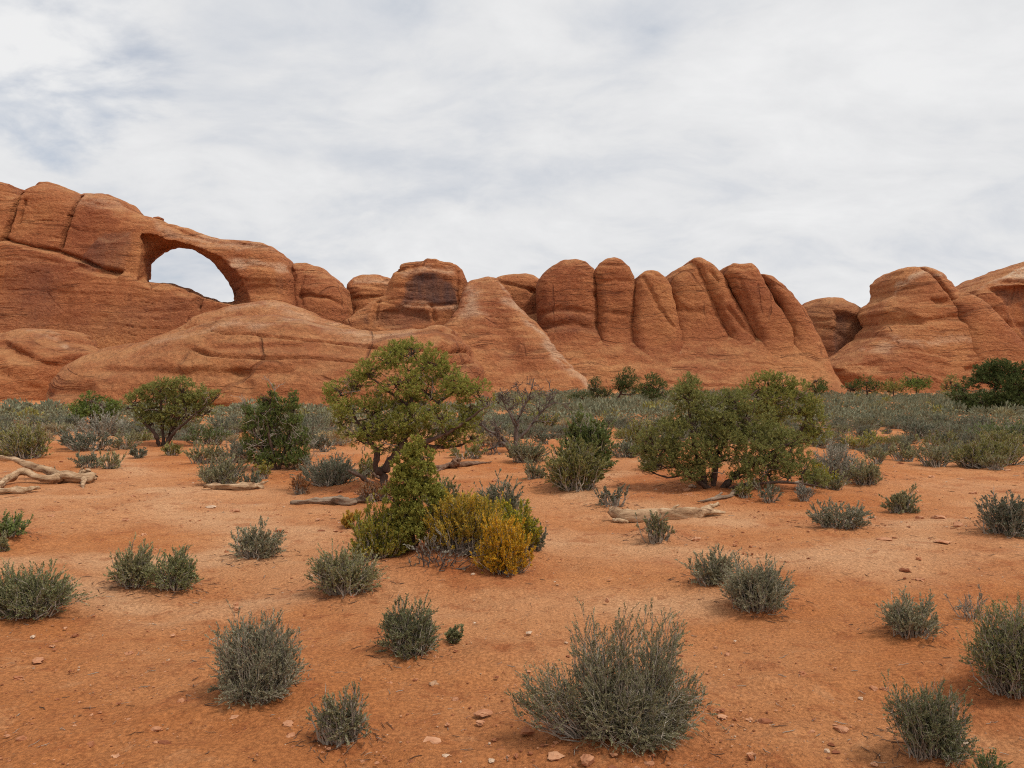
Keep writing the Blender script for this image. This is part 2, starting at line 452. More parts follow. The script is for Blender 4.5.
rock('sandstone_arch', 'long red sandstone fin pierced by a wide open arch', ARCH_D, 6.5, 3.5,
     [(-190, B), (-190, 215), (-150, 196), (-110, 190), (-60, 196), (-30, 184), (0, 182), (12, 184), (21, 196), (27, 200), (31, 194), (38, 188), (47, 184), (62, 187), (77, 193), (84, 201), (90, 196),
      (108, 196), (121, 200), (132, 210), (150, 218), (168, 225), (200, 234), (230, 242), (256, 245), (270, 248), (281, 254), (290, 262), (297, 270), (303, 285), (306, 310), (306, B)],
     k=0.30, h=0.22, seed=1, low=0.2, strata=0.07, wob=0.25,
     cracks=[([(27, 196), (25, 220), (21, 243), (8, 262), (-6, 280)], .26, 3.2), ([(84, 198), (82, 220), (79, 240), (79, 252)], .24, 3.0), 
             ([(20, 243), (50, 252), (78, 256), (98, 266), (122, 274), (140, 277)], .28, 1.2), ([(218, 299), (219, 312)], .28, 1.6),
             ([(246, 285), (247, 305)], .3, 1.2), ([(168, 228), (200, 239), (230, 246), (262, 250)], .25, .6), ([(236, 268), (275, 272), (300, 275)], .30, .5), ([(35, 205), (33, 228)], .25, .6)],
     bumps=[([(-190, 262), (20, 246), (78, 259), (100, 268), (142, 279), (215, 303), (215, B), (-190, B)], .7, 1.1), ([(101, 267), (106, 252), (113, 243), (126, 247), (143, 239), (142, 275)], .3, .55), ([(98, 270), (120, 275), (141, 278), (140, 282), (98, 277)], .4, -1.1),
            ([(-40, 283), (60, 283), (100, 296), (103, 340), (-40, 340)], 1.0, -.45), ([(243, 268), (305, 276), (305, 287), (246, 284)], .5, .5), ([(230, 290), (306, 292), (306, 302), (236, 302)], .5, -.5)],
     fn3=arch_hole,
     stain_shade=[([(40, 270), (55, 268), (90, 284), (88, 330), (70, 345), (45, 320)], 2.0, .35), ([(112, 240), (144, 238), (144, 278), (100, 268)], .5, .5), ([(-40, 300), (60, 300), (130, 350), (-40, 350)], 3, .25), ([(82, 330), (220, 300), (215, 320), (100, 360)], 3, .25)],
     pale=[([(150, 222), (200, 238), (262, 248), (280, 256), (225, 250), (180, 240)], .6, .35), ([(240, 263), (290, 268), (298, 275), (246, 271)], .5, .5), ([(80, 195), (125, 200), (135, 212), (84, 212)], 1, .25)])
rock('balanced_boulder', 'small flat boulder perched on top of the arch span', ARCH_D, .9, .5, [(152, 219), (153, 217), (158, 216.3), (162, 218), (161.5, 221), (152, 221)], k=0, h=.12, low=.05, strata=.03, fine=.03, rough=0, wob=.1, cat='boulder')
rock('caprock_slab', 'thin rounded caprock slab on the block left of the arch', ARCH_D, 3.4, .9, [(88, 201), (91, 196.5), (98, 194.5), (112, 196), (124, 201), (130, 208), (131, 213), (90, 209)], k=.1, h=.2, low=.1, strata=.08, wob=.2, cat='rock slab')
rock('caprock_slab', 'wide rounded caprock slab on the tallest left block', ARCH_D, 3.2, .8, [(41, 189), (45, 184.3), (52, 184), (66, 186.5), (77, 191.5), (83, 198), (83, 202), (41, 194)], k=.1, h=.2, low=.1, strata=.08, wob=.2, cat='rock slab')
rock('sandstone_fin', 'rounded low fin joined to the right foot of the arch', 131, 6.5, 4.0,
     [(285, B), (288, 300), (291, 268), (294, 264.5), (305, 264), (320, 268), (334, 278), (343, 289), (348, 303), (351, 322), (352, B)], k=.25, seed=2, wob=.3,
     cracks=[([(306, 268), (304, 285), (306, 305)], .3, .5), ([(304, 297), (330, 300), (349, 308)], .35, .6)], group='rounded sandstone fins')
rock('sandstone_dome', 'small banded dome set back between arch fin and dark-panelled butte', 140, 6, 5.0,
     [(343, B), (345, 300), (346, 283), (351, 277), (362, 274.5), (378, 274), (388, 277), (394, 284), (398, 300), (398, B)], k=.2, seed=3, wob=.3,
     cracks=[([(346, 296), (365, 300), (390, 296)], .4, .5), ([(352, 285), (388, 287)], .3, .3)], pale=[([(352, 277), (388, 277), (388, 281), (352, 282)], .6, .4)])
rock('sandstone_butte', 'blocky sandstone butte with a dark varnished panel and ledge cap', 122, 7, 2.6,
     [(346, B), (350, 322), (360, 313), (372, 305), (386, 297), (391, 285), (395, 277), (402, 272), (403, 267), (418, 263), (431, 260), (441, 262), (455, 267), (462, 272), (467, 284), (466, 300), (464, 320), (466, B)], k=.22, seed=4, wob=.25, low=.2,
     cracks=[([(398, 274), (425, 266), (456, 272)], .3, .5), ([(379, 303), (378, 322)], .25, .8), ([(407, 307), (457, 307)], .3, .5), ([(433, 308), (437, 322)], .3, .6), ([(457, 274), (458, 300), (462, 318)], .3, .8)],
     bumps=[([(408, 283), (418, 277), (440, 276), (452, 282), (456, 292), (455, 304), (407, 306)], .5, -.35), ([(382, 316), (405, 309), (425, 312), (433, 324), (382, 330)], .5, -.6)],
     stain_shade=[([(407, 284), (418, 277), (440, 276), (452, 281), (457, 292), (456, 305), (406, 307)], .35, 1.0), ([(384, 318), (404, 311), (424, 314), (432, 326), (384, 332)], .7, .55), ([(358, 328), (372, 318), (378, 328)], .8, .5)],
     pale=[([(402, 270), (455, 270), (455, 274), (402, 276)], .5, .4), ([(405, 307), (460, 307), (462, 312), (405, 312)], .5, .45)])
rock('caprock_slab', 'rough broken cap slab on the butte above the dark panel', 121, 5.0, .7, [(401, 273), (403, 266.5), (418, 262.5), (426, 262), (430, 259), (437, 259.5), (441, 262), (455, 266.5), (457, 272), (430, 270)], k=.1, h=.2, low=.12, strata=.12, wob=.4, cat='rock slab')

def ridge(D, T, R, name, label, outline, **kw):
    return rock(name, label, D, T, R, outline, **kw)
FG = 'rounded sandstone fins'
rock('sandstone_fin', 'low set-back fin behind the sloping pale buttress', 128, 7, 3.0, [(486, B), (488, 300), (492, 284), (500, 278), (514, 274), (526, 273.5), (534, 276), (541, 281), (546, 300), (546, B)], k=.15, seed=5, group=FG,  low=.13, strata=.03, ledges=.08, wob=.3,
     cracks=[([(500, 284), (535, 292)], .3, .5)], bumps=[([(529, 291), (537, 291), (538, 296), (530, 296)], .5, -.7)])
rock('sandstone_fin', 'broadest rounded fin with dark horizontal bands, left of the slender one', 120, 8, 2.7, [(535, B), (536, 330), (536, 300), (537.5, 284), (545, 276), (553, 268), (563, 263.5), (574, 262.5), (584, 266), (592, 273), (596, 283), (598, 310), (599, B)], k=.18, seed=6, group=FG, toe=(100.3, 1.25, 3.5),  low=.13, strata=.03, ledges=.08, wob=.35,
     cracks=[([(540, 318), (560, 312), (596, 318)], .5, .45), ([(540, 330), (570, 326), (598, 334)], .5, .45)], stain_shade=[([(541, 312), (596, 309), (597, 319), (541, 320)], .7, .3), ([(541, 325), (597, 327), (597, 333), (541, 333)], .7, .35)],
     bumps=[([(591, 296), (597, 296), (597, 300), (591, 300)], .4, -.5), ([(591, 322), (598, 323), (598, 330), (591, 329)], .5, -.7)])
rock('sandstone_fin', 'slender round-topped fin, the narrowest of the row', 119, 7.5, 1.6, [(594, B), (594, 300), (593, 277), (597, 267), (604, 261.5), (611, 259.5), (619, 262), (627, 269), (631, 279), (633, 310), (634, B)], k=.14, seed=7, group=FG, toe=(100.3, 1.25, 3.5),  low=.13, strata=.03, ledges=.08, wob=.25, cracks=[([(597, 283), (631, 283)], .3, .2), ([(598, 314), (633, 316)], .4, .25), ([(600, 266), (622, 266)], .25, .3)])
rock('sandstone_fin', 'shorter fin with a slanting joint, right of the slender one', 118, 7.5, 1.8, [(628, B), (628, 310), (630, 288), (634, 279), (641, 273), (648, 272), (655, 274), (662, 281), (667, 291), (670, 315), (674, 345), (674, B)], k=.2, seed=8, group=FG, toe=(100.3, 1.25, 3.5),  low=.13, strata=.03, ledges=.08, wob=.25,
     cracks=[([(640, 279), (652, 305), (668, 330)], .25, .35), ([(645, 273), (656, 278)], .3, .4)])
rock('sandstone_fin', 'massive domed fin, left half of the cleft pair', 120.5, 8, 2.4, [(662, B), (663, 320), (664.5, 290), (668, 280), (675, 272), (684, 266), (690, 262), (696, 263), (703, 282), (710, 306), (718, 335), (722, B)], k=.22, seed=9, group=FG, toe=(100.3, 1.25, 3.5),  low=.13, strata=.03, ledges=.08, wob=.3, cracks=[([(667, 310), (712, 318)], .4, .25)])
rock('sandstone_fin', 'tall leaning fin, right half of the cleft pair', 119.5, 7.5, 1.9, [(724, B), (717, 342), (707, 311), (696, 285), (687, 264), (691, 261.5), (698, 261), (706, 265), (713, 271), (719, 281), (727, 300), (738, 320), (746, 345), (748, B)], k=.22, seed=10, group=FG, toe=(100.3, 1.25, 3.5),  low=.13, strata=.03, ledges=.08, wob=.25,
     cracks=[([(708, 272), (714, 284)], .25, .5), ([(724, 312), (736, 330)], .3, .5)])
rock('sandstone_fin', 'flat-capped leaning fin with a pale ledge at its foot', 118.5, 7.5, 2.0, [(754, B), (745, 342), (734, 313), (723, 289), (718, 277), (721, 270), (728, 266.5), (746, 266), (752, 272), (757, 283), (764, 300), (780, 330), (784, B)], k=.24, seed=11, group=FG, toe=(100.3, 1.25, 3.5),  low=.13, strata=.03, ledges=.08, wob=.25,
     cracks=[([(722, 269), (750, 269)], .25, .3), ([(735, 280), (748, 325)], .3, .25)])
rock('sandstone_fin', 'last fin of the row, stepping down to the right', 118.5, 7, 1.9, [(782, B), (775, 332), (766, 306), (756, 285), (754, 277), (758, 275), (766, 276.5), (775, 284), (784, 295), (792, 309), (799, 322), (804, 336), (809, 352), (813, B)], k=.3, seed=12, group=FG, toe=(100.3, 1.25, 3.5),  low=.13, strata=.03, ledges=.08, wob=.3,
     cracks=[([(757, 284), (766, 300), (777, 312)], .35, .9)])
rock('sandstone_buttress', 'pale sloping buttress fanning out below the set-back fin', 113, 6, 4.0,
     [(395, B), (412, 400), (440, 345), (458, 312), (464, 292), (470, 283), (479, 277.5), (490, 277), (498, 280), (507, 291), (519, 308), (538, 334), (560, 362), (584, 386), (612, 410), (640, B)], k=.85, seed=13, low=.3, strata=.08, wob=.35,
     cracks=[([(484, 280), (487, 300), (498, 330), (520, 370)], 1.4, .8), ([(476, 282), (470, 310), (462, 340)], 1.2, .7), ([(505, 300), (530, 340), (560, 380)], 1.5, -.5)],
     pale=[([(464, 290), (480, 300), (486, 318), (464, 322)], 1, .45), ([(500, 285), (520, 308), (560, 360), (590, 390), (575, 384), (540, 345), (508, 304)], .7, .6)])
rock('slickrock_apron', 'long sloping slickrock apron below the row of fins', 125.8, 9, 3.0,
     [(440, B), (470, 345), (500, 320), (540, 312), (600, 310), (660, 309), (720, 309), (754, 309), (764, 317), (770, 330), (778, 350), (786, 372), (792, B)], k=1.25, h=.3, seed=14, low=.3, strata=.12, wob=.4, cat='slickrock slope',
     pale=[([(640, 352), (668, 352), (668, 356), (640, 356)], .4, .3)],
     cracks=[([(580, 362), (640, 366), (700, 360)], .6, .4)])
rock('slickrock_dome', 'broad low slickrock dome below the arch and butte', 66, 10.5, 7.0,
     [(66, B), (68, 400), (72, 380), (82, 365), (102, 354), (130, 347), (160, 337), (186, 327), (208, 321), (232, 317), (256, 316), (275, 317), (300, 321), (330, 328), (350, 331), (374, 334), (390, 331), (412, 325), (440, 326), (454, 331), (464, 345), (474, 365), (484, 385), (492, 400), (498, B)],
     k=.38, h=.2, seed=15, low=.22, strata=.12, wob=.35, ledges=.5, cat='slickrock slope',
     cracks=[([(120, 372), (200, 378), (300, 376)], .35, .5), ([(60, 392), (110, 390)], .4, .6), ([(230, 352), (300, 350)], .3, .4), ([(250, 378), (265, 388)], .5, .6), ([(443, 328), (446, 350)], .3, .5)],
     pale=[([(140, 344), (232, 315), (300, 319), (350, 332), (412, 326), (412, 330), (350, 339), (290, 324), (232, 321), (170, 338)], .6, .5)])
rock('slickrock_ridge', 'rough pale slickrock ridge just behind the broad low dome', 100, 7, 4.0,
     [(150, B), (170, 345), (190, 330), (212, 314), (236, 306), (256, 301.5), (272, 300), (285, 303), (305, 310), (325, 319), (345, 324), (358, 332), (372, 345), (380, B)], k=.8, seed=16, low=.25, strata=.13, wob=.4, cat='slickrock slope',
     pale=[([(225, 310), (270, 301), (345, 325), (340, 330), (270, 310), (225, 316)], .6, .35)])
rock('slickrock_dome', 'dark undercut slickrock dome at the far left foot of the cliffs', 86, 9, 6.5,
     [(-120, B), (-90, 350), (-50, 334), (-10, 331), (20, 328), (44, 328.5), (56, 334), (64, 344), (78, 353), (84, 357), (80, 372), (70, 400), (66, B)], k=.6, seed=17, low=.22, strata=.1, wob=.3, cat='slickrock slope',
     cracks=[([(4, 346), (20, 353), (36, 361), (56, 368), (66, 364)], .45, 1.2), ([(0, 360), (50, 392)], .4, .4)],
     pale=[([(10, 330), (46, 330), (64, 346), (50, 344), (30, 335)], .4, .5)])
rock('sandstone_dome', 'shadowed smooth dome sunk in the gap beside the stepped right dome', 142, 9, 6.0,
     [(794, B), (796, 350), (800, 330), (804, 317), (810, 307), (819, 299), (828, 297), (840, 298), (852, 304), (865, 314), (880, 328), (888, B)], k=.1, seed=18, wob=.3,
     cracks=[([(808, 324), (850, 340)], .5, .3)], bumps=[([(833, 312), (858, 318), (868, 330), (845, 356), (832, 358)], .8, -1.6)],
     stain_shade=[([(834, 308), (852, 312), (870, 328), (850, 346), (834, 366), (830, 340)], 1.0, .75), ([(800, 296), (880, 296), (880, 370), (800, 370)], 1, .3)])  # shade of the gap painted dark: right half strongly, whole face lightly
rock('sandstone_dome', 'stepped pale-banded dome standing alone right of the gap', 132, 9, 5.5,
     [(796, B), (812, 368), (838, 352), (857, 338), (868, 325), (869, 313), (877, 304), (886, 298), (888, 288), (891, 278), (897, 270), (905, 266.5), (918, 265.5), (927, 267.5), (933, 272), (939, 280), (945, 291), (953, 303), (961, 316), (971, 332), (984, 352), (996, 374), (1004, B)], k=.5, h=.25, seed=19, low=.28, strata=.11, ledges=.14, wob=.3,
     cracks=[([(926, 266), (930, 280), (935, 298), (942, 322)], .35, 2.2), ([(870, 322), (905, 326), (945, 320)], .5, .5)],
     bumps=[([(916, 303), (932, 301), (934, 309), (918, 310)], .5, -.9), ([(872, 316), (890, 312), (900, 328), (880, 330)], .8, -.8), ([(840, 366), (856, 362), (852, 370), (842, 372)], .5, -.8), ([(928, 372), (944, 364), (940, 374), (930, 376)], .5, -.9)],
     pale=[([(890, 290), (908, 277), (932, 273), (932, 277), (910, 282), (892, 295)], .5, .6), ([(930, 269), (936, 271), (958, 291), (950, 289)], .5, .5), ([(862, 306), (886, 297), (884, 302), (866, 310)], .5, .7), ([(850, 345), (930, 336), (985, 345), (985, 349), (930, 342), (850, 352)], .7, .35)])
rock('sandstone_fin', 'narrow fin leaning against the right flank of the stepped dome', 124, 5, 2.6, [(944, B), (948, 330), (946, 303), (954, 295), (962, 291.5), (970, 295), (980, 304), (992, 320), (1003, 337), (1013, 354), (1026, 374), (1034, B)], k=.35, seed=20, group=FG,  low=.13, strata=.03, ledges=.08, wob=.3)
rock('sandstone_cliff', 'tall pale-topped cliff with dark vertical streaks, farthest to the right', 142, 10, 3.0,
     [(955, B), (955, 306), (962, 293), (976, 286), (988, 280), (1002, 273), (1018, 267), (1036, 260), (1070, 262), (1110, 270), (1150, 284), (1190, 310), (1220, B)], k=.2, h=.3, seed=22, low=.25, strata=.15, wob=.3,
     bumps=[([(985, 290), (1200, 284), (1200, 340), (1010, 345)], .6, -1.6)], cracks=[([(975, 285), (1024, 283), (1100, 284)], .4, .5)],
     stain_shade=[([(990, 290), (1012, 288), (1014, 304), (994, 304)], .5, .6), ([(1014, 288), (1018, 288), (1020, 340), (1014, 335)], .5, .5), ([(1022, 287), (1034, 287), (1034, 305), (1022, 303)], .6, .6), ([(1012, 334), (1060, 334), (1060, 350), (1020, 350)], .8, .6)],
     pale=[([(962, 291), (1000, 266), (1030, 256), (1100, 258), (1100, 279), (1030, 280), (1000, 283), (975, 290)], .6, 1.0)])
# ------------------------------------------------------------------ the ground
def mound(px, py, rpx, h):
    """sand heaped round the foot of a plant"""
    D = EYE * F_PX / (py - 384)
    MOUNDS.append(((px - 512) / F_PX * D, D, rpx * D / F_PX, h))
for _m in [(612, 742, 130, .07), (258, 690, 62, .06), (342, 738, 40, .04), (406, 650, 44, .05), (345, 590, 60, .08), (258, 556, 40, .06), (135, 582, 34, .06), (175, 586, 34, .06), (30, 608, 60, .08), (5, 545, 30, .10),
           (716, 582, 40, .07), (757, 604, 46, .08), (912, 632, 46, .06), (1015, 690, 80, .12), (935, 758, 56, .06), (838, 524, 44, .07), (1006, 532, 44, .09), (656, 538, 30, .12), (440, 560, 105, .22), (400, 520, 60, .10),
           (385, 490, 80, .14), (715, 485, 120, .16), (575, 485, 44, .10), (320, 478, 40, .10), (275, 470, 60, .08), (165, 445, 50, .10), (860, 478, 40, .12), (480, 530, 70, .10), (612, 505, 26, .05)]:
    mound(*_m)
def build_ground():
    us = np.linspace(-1, 1, 761)
    X = 2.2 * np.sinh(us * 8.1)
    Y = 4.5 + 2.2 * np.sinh(us * 8.1)
    gx, gy = np.meshgrid(X, Y, indexing='ij')
    z = gz(gx, gy)
    r = np.hypot(gx, gy)
    nearf = 1 - sstep(25, 60, r)
    z = z + nearf * (0.020 * fbm(gx * 1.3, gy * 1.3, 1.0, 4, 81) + 0.013 * fbm(gx * 5, gy * 5, 2.0, 3, 85) + 0.007 * np.maximum(0, fbm(gx * 11, gy * 13, 2.0, 2, 88)))
    # shallow wind and water scoops, footprints worn to dents
    sc = vnoise(gx * 2.1, gy * 2.6, 4.4, 91)
    z = z - nearf * 0.022 * sstep(0.45, 0.85, sc)
    soil_shade = np.zeros_like(z)  # mask for mound soil and the contact shadow painted with it
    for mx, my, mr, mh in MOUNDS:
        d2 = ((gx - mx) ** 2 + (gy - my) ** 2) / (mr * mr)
        soil_shade = np.maximum(soil_shade, np.exp(-d2 * 1.3) * min(1.0, mh * 9))
    soil_shade = soil_shade * (0.55 + 0.45 * np.clip(fbm(gx * 2, gy * 2, 0, 3, 95) + .6, 0, 1))
    tr = np.zeros_like(z)
    for line, wd in TRODDEN:
        pts = [tuple(at(*p))[:2] for p in line]
        q = seg_dist(gx + .5 * vnoise(gx * .5, gy * .5, 3, 7), gy + .5 * vnoise(gx * .5, gy * .5, 8, 7), pts)
        tr = np.maximum(tr, sstep(wd, -wd * .1, q) * (0.35 + 0.65 * sstep(-.3, .5, fbm(gx * .8, gy * 1.4, 5, 3, 97))))
    n = len(us)
    I = np.arange(n * n).reshape(n, n)
    Q = np.stack([I[:-1, :-1], I[1:, :-1], I[1:, 1:], I[:-1, 1:]], -1).reshape(-1, 4)
    V = np.stack([gx, gy, z], -1).reshape(-1, 3)
    o = link('ground', make_mesh('ground', V, Q, attrs={'mound': soil_shade.ravel(), 'trodden': tr.ravel()}), SAND)
    tag(o, 'bare red orange sand with pale trodden patches', None, None, 'structure')
TRODDEN = [([(-60, 515), (40, 500), (150, 490), (230, 510), (320, 535)], 2.0), ([(95, 432), (108, 445), (130, 470), (150, 490)], 1.2), ([(180, 505), (260, 540), (200, 575), (90, 570)], 1.2),
    ([(560, 545), (700, 545), (830, 560), (940, 545), (1060, 560)], 1.1), ([(620, 510), (740, 525), (860, 528), (980, 510)], 1.3), ([(200, 560), (420, 600), (560, 590), (650, 600)], .7), ([(560, 500), (620, 470), (640, 460)], 1.0), ([(0, 570), (120, 620), (240, 600)], .6)]
build_ground()
# ------------------------------------------------------------------ plants: materials and builders
def leaf_material(name, stops, trans=0.18, rough=0.75):
    m, t = new_mat(name)
    rnd = t.n('ShaderNodeNewGeometry').outputs['Random Per Island']
    oi = t.n('ShaderNodeObjectInfo').outputs['Random']
    col = t.ramp(rnd, stops)
    col = t.n('ShaderNodeHueSaturation', {'Hue': 0.5, 'Saturation': t.math('ADD', 0.92, t.math('MULTIPLY', oi, 0.16)), 'Value': t.math('ADD', 0.88, t.math('MULTIPLY', oi, 0.26)), 'Color': col}).outputs[0]
    p = t.n('ShaderNodeBsdfPrincipled', {'Base Color': col, 'Roughness': rough, 'Specular IOR Level': 0.2})
    tr = t.n('ShaderNodeBsdfTranslucent', {'Color': col})
    mx = t.n('ShaderNodeMixShader', {0: trans, 1: p.outputs[0], 2: tr.outputs[0]})
    t.t.links.new(mx.outputs[0], t.n('ShaderNodeOutputMaterial').inputs[0])
    return m

def wood_material(name, dark, mid, light, sc=1.0, grain=(1, 1, 0.5)):
    m, t = new_mat(name)
    pos = t.n('ShaderNodeTexCoord').outputs['Object']
    a = t.noise(t.scale(pos, grain), 9.0 * sc, 6.0, 0.68, 0.6)
    col = t.ramp(a, [(0.34, dark), (0.5, mid), (0.68, light)])
    r = t.n('ShaderNodeNewGeometry').outputs['Random Per Island']
    col = t.mix(1.0, col, t.ramp(r, [(0.0, (0.75, 0.74, 0.73)), (1.0, (1.2, 1.2, 1.2))]), 'MULTIPLY')
    return finish(m, t, col, 0.9, t.noise(t.scale(pos, grain), 30.0 * sc, 5.0, 0.7, 0.8), 0.8, 0.03)

LM = dict(
    black=leaf_material('blackbrush_leaf', [(0.0, (0.182, 0.171, 0.083)), (0.5, (0.259, 0.242, 0.119)), (1.0, (0.352, 0.321, 0.171))]),
    blackgreen=leaf_material('greener_blackbrush_leaf', [(0.0, (0.143, 0.152, 0.061)), (0.5, (0.215, 0.220, 0.094)), (1.0, (0.308, 0.299, 0.143))]),
    blackgrey=leaf_material('greyer_blackbrush_leaf', [(0.0, (0.205, 0.192, 0.113)), (0.5, (0.286, 0.268, 0.162)), (1.0, (0.378, 0.346, 0.227))]),
    sage=leaf_material('sagebrush_leaf', [(0.0, (0.115, 0.12, 0.075)), (0.45, (0.175, 0.18, 0.115)), (1.0, (0.265, 0.26, 0.17))]),
    grey=leaf_material('pale_sage_leaf', [(0.0, (0.22, 0.205, 0.16)), (0.5, (0.32, 0.30, 0.23)), (1.0, (0.42, 0.38, 0.29))]),
    green=leaf_material('green_brush_leaf', [(0.0, (0.10, 0.135, 0.04)), (0.5, (0.175, 0.215, 0.062)), (1.0, (0.26, 0.285, 0.095))]),
    olive=leaf_material('olive_brush_leaf', [(0.0, (0.155, 0.15, 0.045)), (0.5, (0.235, 0.22, 0.068)), (1.0, (0.33, 0.295, 0.11))]),
    yellow=leaf_material('yellow_brush_leaf', [(0.0, (0.22, 0.19, 0.034)), (0.35, (0.38, 0.30, 0.044)), (0.65, (0.62, 0.40, 0.04)), (1.0, (0.75, 0.47, 0.045))], 0.25),
    gold=leaf_material('golden_flower_leaf', [(0.0, (0.30, 0.21, 0.03)), (0.35, (0.50, 0.32, 0.035)), (0.7, (0.72, 0.40, 0.03)), (1.0, (0.80, 0.47, 0.04))], 0.25),
    lime=leaf_material('yellow_green_leaf', [(0.0, (0.20, 0.20, 0.036)), (0.5, (0.33, 0.31, 0.052)), (0.85, (0.45, 0.37, 0.06)), (1.0, (0.60, 0.42, 0.05))], 0.25),
    straw=leaf_material('dry_grass_blade', [(0.0, (0.30, 0.215, 0.10)), (0.5, (0.42, 0.31, 0.16)), (1.0, (0.52, 0.40, 0.22))]),
    rust=leaf_material('rusty_dry_leaf', [(0.0, (0.20, 0.085, 0.035)), (0.5, (0.30, 0.14, 0.06)), (1.0, (0.38, 0.21, 0.10))]),
    juniper=leaf_material('juniper_scale_leaf', [(0.0, (0.145, 0.155, 0.036)), (0.4, (0.238, 0.247, 0.057)), (0.8, (0.33, 0.325, 0.08)), (1.0, (0.41, 0.385, 0.112))], 0.25),
    youngjuniper=leaf_material('young_juniper_leaf', [(0.0, (0.15, 0.15, 0.038)), (0.45, (0.24, 0.235, 0.056)), (1.0, (0.37, 0.345, 0.095))], 0.25),
    dark=leaf_material('dark_evergreen_leaf', [(0.0, (0.05, 0.066, 0.02)), (0.5, (0.088, 0.112, 0.032)), (1.0, (0.14, 0.162, 0.052))]),
    pine=leaf_material('pinyon_needle', [(0.0, (0.078, 0.110, 0.024)), (0.5, (0.150, 0.192, 0.040)), (1.0, (0.240, 0.276, 0.066))]),
)
WM = dict(
    twig=wood_material('grey_twig', (0.20, 0.16, 0.12), (0.34, 0.285, 0.22), (0.50, 0.44, 0.36)),
    bark=wood_material('juniper_bark', (0.06, 0.036, 0.026), (0.105, 0.066, 0.048), (0.18, 0.125, 0.095)),
    dead=wood_material('weathered_wood', (0.22, 0.17, 0.13), (0.33, 0.27, 0.215), (0.46, 0.39, 0.32)),
    snag=wood_material('dead_tree_wood', (0.085, 0.06, 0.047), (0.145, 0.108, 0.088), (0.24, 0.19, 0.16)),
    log=wood_material('bleached_log_wood', (0.15, 0.075, 0.04), (0.42, 0.265, 0.15), (0.62, 0.44, 0.28), 1.1, (0.16, 1.2, 1.5)),
    rotten=wood_material('rotting_brown_wood', (0.085, 0.04, 0.024), (0.16, 0.085, 0.052), (0.29, 0.19, 0.13), 1.0, (0.2, 1.2, 1.5)),
    dun=wood_material('dun_driftwood', (0.12, 0.075, 0.05), (0.25, 0.17, 0.115), (0.39, 0.29, 0.21), 1.0, (0.16, 1.2, 1.5)),
)

def norm(v):
    return v / (np.linalg.norm(v, axis=-1, keepdims=True) + 1e-9)

def tubes(P, R, sides=3):
    """P (N,K,3) centre lines, R (N,K) radii -> one mesh of tubes (quads)"""
    N, K, _ = P.shape
    T = np.gradient(P, axis=1) if K > 1 else P
    T = norm(T)
    up = np.zeros_like(T); up[..., 2] = 1
    flat = np.abs(T[..., 2]) > .95
    up[flat] = (1, 0, 0)
    A = norm(np.cross(T, up)); Bv = np.cross(T, A)
    an = np.arange(sides) * 2 * np.pi / sides
    V = P[:, :, None] + R[:, :, None, None] * (A[:, :, None] * np.cos(an)[None, None, :, None] + Bv[:, :, None] * np.sin(an)[None, None, :, None])
    I = np.arange(N * K * sides).reshape(N, K, sides)
    J = np.roll(I, -1, 2)
    Q = np.stack([I[:, :-1], J[:, :-1], J[:, 1:], I[:, 1:]], -1).reshape(-1, 4)
    return V.reshape(-1, 3), Q

def blades(C, Dv, L, Wd, rng, bend=0.25):
    """leaf blades: centre of the foot C, direction Dv, length and width -> diamond-shaped quads"""
    n = len(C)
    Dv = norm(Dv)
    S = norm(np.cross(Dv, rng.normal(size=(n, 3))))
    Nn = np.cross(Dv, S)
    L = np.broadcast_to(L, n)[:, None]; Wd = np.broadcast_to(Wd, n)[:, None]
    mid = C + Dv * L * .5
    V = np.stack([C, mid + S * Wd * .5 + Nn * L * bend * .3, C + Dv * L, mid - S * Wd * .5 + Nn * L * bend * .3], 1)
    return V.reshape(-1, 3), np.arange(n * 4).reshape(n, 4)

def merge(parts):
    Vs, Qs, o = [], [], 0
    for V, Q in parts:
        Vs.append(V); Qs.append(Q + o); o += len(V)
    return np.concatenate(Vs), np.concatenate(Qs)

def bez(a, b, c, K):
    t = np.linspace(0, 1, K)[None, :, None]
    return a[:, None] * (1 - t) ** 2 + 2 * b[:, None] * t * (1 - t) + c[:, None] * t * t

def rand_dir(rng, n):
    return norm(rng.normal(size=(n, 3)))

def in_blob(rng, blobs, n, shell=0.45):
    """random points in a set of ellipsoids, more of them near the surface"""
    B_ = np.array(blobs, float)
    vol = B_[:, 3] * B_[:, 4] * B_[:, 5]
    k = rng.choice(len(B_), n, p=vol ** .8 / (vol ** .8).sum())
    d = rand_dir(rng, n)
    r = rng.uniform(0, 1, (n, 1)) ** shell
    return B_[k, :3] + d * r * B_[k, 3:6], d, k

